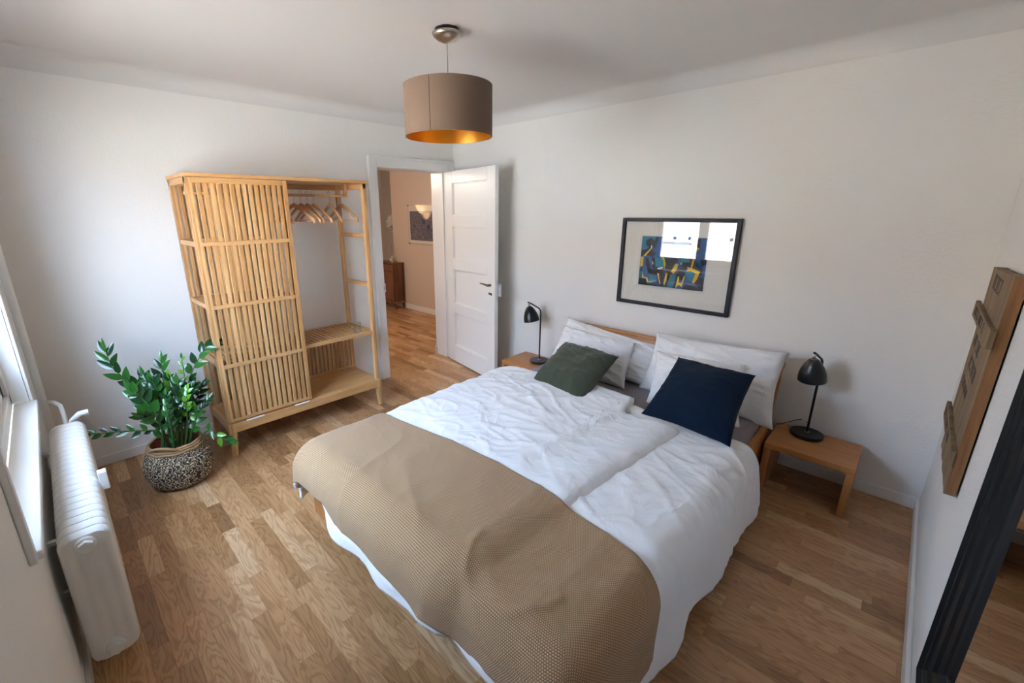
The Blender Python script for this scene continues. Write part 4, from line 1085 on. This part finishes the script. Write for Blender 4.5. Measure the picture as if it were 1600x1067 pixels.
PLANT_DATA = [([(0.54, -2.915, 0.215),
 (0.52, -2.946, 0.445),
 (0.46, -2.987, 0.623),
 (0.44, -3.06, 0.767),
 (0.44, -3.077, 0.877)], 13, 0.085, 0.019, 0.3, (0, 0, 1)),
 ([(0.53, -2.865, 0.215),
 (0.48, -2.856, 0.451),
 (0.44, -2.846, 0.608),
 (0.42, -2.833, 0.744)], 12, 0.085, 0.018, 0.22, (0, 0, 1)),
 ([(0.56, -2.835, 0.215),
 (0.52, -2.794, 0.443),
 (0.5, -2.748, 0.597),
 (0.5, -2.737, 0.764)], 8, 0.04, 0.011, 0.55, (2, 2, 1)),
 ([(0.56, -2.82, 0.215),
 (0.5, -2.771, 0.429),
 (0.48, -2.711, 0.624),
 (0.48, -2.621, 0.765),
 (0.48, -2.548, 0.809)], 13, 0.078, 0.022, 0.3, (0, 1, 1)),
 ([(0.56, -2.945, 0.215),
 (0.6, -2.934, 0.368),
 (0.6, -3.033, 0.419),
 (0.6, -3.13, 0.448),
 (0.6, -3.227, 0.47)], 12, 0.055, 0.015, 0.18, (0, 0, 1)),
 ([(0.58, -2.795, 0.215),
 (0.58, -2.741, 0.379),
 (0.58, -2.687, 0.449),
 (0.58, -2.651, 0.495)], 8, 0.045, 0.013, 0.35, (0, 1)),
 ([(0.63, -2.775, 0.215),
 (0.7, -2.709, 0.336),
 (0.74, -2.657, 0.278),
 (0.76, -2.613, 0.242)], 7, 0.055, 0.016, 0.3, (1, 1, 2)),
 ([(0.63, -2.885, 0.215),
 (0.68, -2.886, 0.397),
 (0.7, -2.888, 0.517),
 (0.7, -2.88, 0.623)], 16, 0.05, 0.013, 0.15, (0, 0, 1)),
 ([(0.62, -2.835, 0.215),
 (0.66, -2.802, 0.387),
 (0.66, -2.788, 0.51),
 (0.66, -2.765, 0.615)], 9, 0.04, 0.013, 0.5, (2, 2)),
 ([(0.52, -2.905, 0.215),
 (0.46, -2.907, 0.462),
 (0.42, -2.938, 0.588),
 (0.4, -2.987, 0.647)], 11, 0.085, 0.022, 0.28, (0, 1, 1)),
 ([(0.59, -2.915, 0.215),
 (0.62, -2.928, 0.461),
 (0.62, -2.959, 0.566),
 (0.62, -3.007, 0.662)], 12, 0.09, 0.024, 0.25, (0, 1, 1)),
 ([(0.56, -2.885, 0.215),
 (0.56, -2.876, 0.442),
 (0.56, -2.89, 0.582),
 (0.56, -2.911, 0.679)], 11, 0.075, 0.02, 0.25, (0, 1)),
 ([(0.54, -2.845, 0.215),
 (0.5, -2.824, 0.403),
 (0.48, -2.81, 0.545),
 (0.48, -2.814, 0.645)], 11, 0.07, 0.019, 0.22, (0, 1, 2)),
 ([(0.55, -2.835, 0.215),
 (0.54, -2.807, 0.367),
 (0.54, -2.764, 0.484),
 (0.52, -2.718, 0.572)], 10, 0.07, 0.02, 0.22, (0, 0, 1)),
 ([(0.6, -2.865, 0.215),
 (0.64, -2.857, 0.388),
 (0.66, -2.857, 0.471),
 (0.66, -2.857, 0.546)], 10, 0.062, 0.017, 0.2, (0, 1)),
 ([(0.61, -2.815, 0.215),
 (0.66, -2.784, 0.35),
 (0.66, -2.754, 0.412),
 (0.66, -2.75, 0.476)], 8, 0.06, 0.02, 0.2, (1, 2)),
 ([(0.54, -2.815, 0.215),
 (0.48, -2.772, 0.355),
 (0.46, -2.701, 0.459),
 (0.44, -2.648, 0.532)], 10, 0.068, 0.018, 0.3, (0, 1)),
 ([(0.58, -2.935, 0.215),
 (0.64, -2.926, 0.414),
 (0.66, -2.966, 0.49),
 (0.68, -3.004, 0.53)], 10, 0.07, 0.018, 0.2, (0, 1)),
 ([(0.53, -2.885, 0.215),
 (0.48, -2.878, 0.459),
 (0.46, -2.906, 0.582),
 (0.44, -2.93, 0.683)], 11, 0.08, 0.02, 0.3, (0, 0, 1)),
 ([(0.56, -2.855, 0.215),
 (0.56, -2.828, 0.447),
 (0.56, -2.792, 0.543),
 (0.56, -2.791, 0.635)], 11, 0.07, 0.019, 0.2, (0, 1))]
for k, (path, nl, ln, w_, start, mixes) in enumerate(PLANT_DATA):
    frond(path, nl, ln*1.18, w_*1.04, LM, start, k, mixes)

# ------------------------------------------------------------------ hall furniture
cb = thing('hall_cabinet', 'small dark walnut cabinet in the hall beyond the doorway', 'cabinet', (-2.85, 1.0, 0))
cx0, cx1, cy0, cy1 = -3.12, -2.56, .895, 1.10
MB().box(cx0-.008, cy0-.012, .770, cx1+.008, cy1, .792).build('cabinet_top', DARKW, cb, bevel=.003)
MB().box(cx0, cy0+.012, .12, cx1, cy1, .770).build('cabinet_body', DARKW, cb, bevel=.003)
dw = MB().box(cx0+.03, cy0-.002, .655, cx1-.03, cy0+.012, .755).build('drawer', DARKF, cb, bevel=.004)
MB().lathe([(0, 0), (.008, 0), (.011, .018), (0, .02)], ((cx0+cx1)/2, cy0-.002, .705), 12, rot=Matrix.Rotation(PI/2, 3, 'X')).build('knob', BRASS, dw)
dd = MB(); dd.box(cx0+.03, cy0-.002, .15, cx0+.08, cy0+.012, .640); dd.box(cx1-.08, cy0-.002, .15, cx1-.03, cy0+.012, .640); dd.box(cx0+.08, cy0-.002, .15, cx1-.08, cy0+.012, .20); dd.box(cx0+.08, cy0-.002, .59, cx1-.08, cy0+.012, .640); dd.box(cx0+.08, cy0+.004, .20, cx1-.08, cy0+.012, .59)
dd.build('cabinet_door', DARKF, cb, bevel=.003)
MB().box(cx0-.004, cy0, .10, cx1+.004, cy1, .135).build('plinth_rail', DARKF, cb, bevel=.003)
for x in (cx0, cx1-.035):
    for y in (cy0+.005, cy1-.035):
        MB().hexa([(x+.008, y+.006, 0), (x+.027, y+.006, 0), (x+.027, y+.024, 0), (x+.008, y+.024, 0), (x, y, .10), (x+.035, y, .10), (x+.035, y+.03, .10), (x, y+.03, .10)]).build('leg', DARKW, cb)
df = thing('reed_diffuser', 'glass bottle diffuser with sticks on the hall cabinet', 'diffuser', (-2.715, .985, .792))
OILG = plain('diffuser_oil', (.42, .36, .22), .1)
MB().lathe([(0, 0), (.030, 0), (.032, .01), (.032, .085), (.024, .10), (.012, .108), (.012, .135), (.009, .135), (.009, .105), (0, .10)], (-2.715, .985, .792), 24).build('bottle', OILG, df, smooth=True, ang=40)
MB().box(-2.735, .951, .815, -2.695, .9535, .865).build('bottle_tag', PAPER, df)
mb = MB()
for a, b_ in ((.02, 0), (-.015, .01), (.005, -.015)): mb.tube([(-2.715, .985, .88), (-2.715+a, .985+b_, 1.08)], .0018, 6)
mb.build('reed_sticks', ROPE, df)
# poster in clip glass frame
po = thing('hall_print', 'dark floral print behind glass on the beige hall wall', 'picture', (-1.85, 1.119, 1.11))
MB().box(-2.355, 1.108, 1.125, -1.35, 1.119, 1.712).build('mat_board', PAPER, po)
m, nt, b = nmat('dark_floral_print'); n_ = nt.nodes.new('ShaderNodeTexVoronoi'); n_.inputs['Scale'].default_value = 9; n_.feature = 'DISTANCE_TO_EDGE'
tc_ = nt.nodes.new('ShaderNodeTexCoord'); nz_ = nt.nodes.new('ShaderNodeTexNoise'); nz_.inputs['Scale'].default_value = 5; nz_.inputs['Detail'].default_value = 4
nt.links.new(tc_.outputs['Object'], nz_.inputs['Vector']); ad = nt.nodes.new('ShaderNodeVectorMath'); ad.operation = 'ADD'
nt.links.new(tc_.outputs['Object'], ad.inputs[0]); nt.links.new(nz_.outputs['Color'], ad.inputs[1]); nt.links.new(ad.outputs[0], n_.inputs['Vector'])
r_ = ramp(nt, [(0, (.28, .26, .32)), (.05, (.12, .12, .20)), (.2, (.03, .035, .075))]); nt.links.new(n_.outputs['Distance'], r_.inputs[0]); nt.links.new(r_.outputs[0], b.inputs['Base Color'])
MB().box(-2.325, 1.1065, 1.175, -1.38, 1.1085, 1.628).build('print_image', m, po)
MB().box(-2.375, 1.100, 1.112, -1.335, 1.103, 1.722).build('glass_sheet', PGLASS, po)
mb = MB()
for x in (-2.375, -1.345):
    for z in (1.115, 1.71): mb.box(x, 1.096, z, x+.02, 1.12, z+.012)
mb.build('clips', BLACKM, po)
# white petal lamp on the grey wall of the recess
fl = thing('petal_wall_lamp', 'white paper petal lamp hanging in the hall by the grey wall', 'lamp', (-3.32, 1.50, 1.42))
mb = MB(); rnd = random.Random(5)
for k in range(70):
    v = Vector((rnd.gauss(0, 1), rnd.gauss(0, 1), rnd.gauss(0, 1))).normalized(); c_ = Vector((-3.32, 1.50, 1.42))+v*.085
    s1 = v.cross(Vector((rnd.random(), rnd.random(), rnd.random()))).normalized(); s2 = v.cross(s1)
    def pf(a, b_, c_=c_, s1=s1, s2=s2, v=v):
        a, b_ = a*2-1, b_*2-1; q = math.hypot(a, b_); return c_+(s1*a+s2*b_)*.055+v*(.035*q*q)
    mb.grid(pf, 4, 4)
mb.build('petals', plain('white_paper', (.8, .79, .77), .8), fl, smooth=True, recalc=False)
MB().tube([(-3.32, 1.50, 1.42), (-3.32, 1.50, H)], .003, 6).build('cord', PLAST, fl)
# black edge behind the casing
o = thing('black_bag', 'tall black bag leaning in the hall just behind the door casing', 'bag', (-.42, -.79, 0))
MB().box(-.60, -.93, 0, -.40, -.765, .40).build('bag_body', BLACKM, o, bevel=.02)
MB().tube([(-.50, -.90, .39), (-.50, -.89, .46), (-.50, -.80, .46), (-.50, -.79, .39)], .006, 8).build('handle', BLACKM, o, smooth=True)
# twin wall spotlight on the far hall wall
sp_ = thing('hall_wall_spotlight', 'black twin spotlight on the far hall wall, mirrored in the print', 'wall lamp', (-4.1, -.56, 1.5))
for yy, zz in ((-.50, 1.42), (-.63, 1.30)):
    MB().lathe([(.0, -.05), (.032, -.05), (.032, .05), (.028, .05), (.028, -.03), (0, -.03)], (-4.02, yy, zz), 24).build('spot_head', BLACKM, sp_, smooth=True, ang=40)
    MB().tube([(-4.1, yy, zz), (-4.05, yy, zz)], .008, 8).build('spot_arm', BLACKM, sp_)
    ld = bpy.data.lights.new('spot_bulb', 'SPOT'); lo = bpy.data.objects.new('spot_bulb', ld); COL.objects.link(lo)
    ld.energy = 50; ld.color = (1, .72, .40); ld.spot_size = math.radians(64); ld.shadow_soft_size = .01
    lo.location = (-4.02, yy, zz+.02); lo.rotation_euler = (PI, 0, 0)
# unseen ceiling globe, added to go with the point light that brightens the hall
gl = thing('added_hall_globe', 'unseen white globe added under the hall ceiling to light the hall', 'lamp', (-1.3, -.9, H))
m_em, nt_, b__ = nmat('lit_globe'); b__.inputs['Emission Color'].default_value = (1, .84, .7, 1); b__.inputs['Emission Strength'].default_value = 3
MB().lathe([(0, 0), (.05, 0), (.05, -.03), (.02, -.04), (.02, -.18), (0, -.18)], (-1.3, -.9, H), 24).build('canopy', PLAST, gl)
MB().lathe([(.02, 2.30), (.06, 2.288), (.08, 2.265)], (-1.3, -.9, 0), 24).build('globe_glass', m_em, gl, smooth=True)
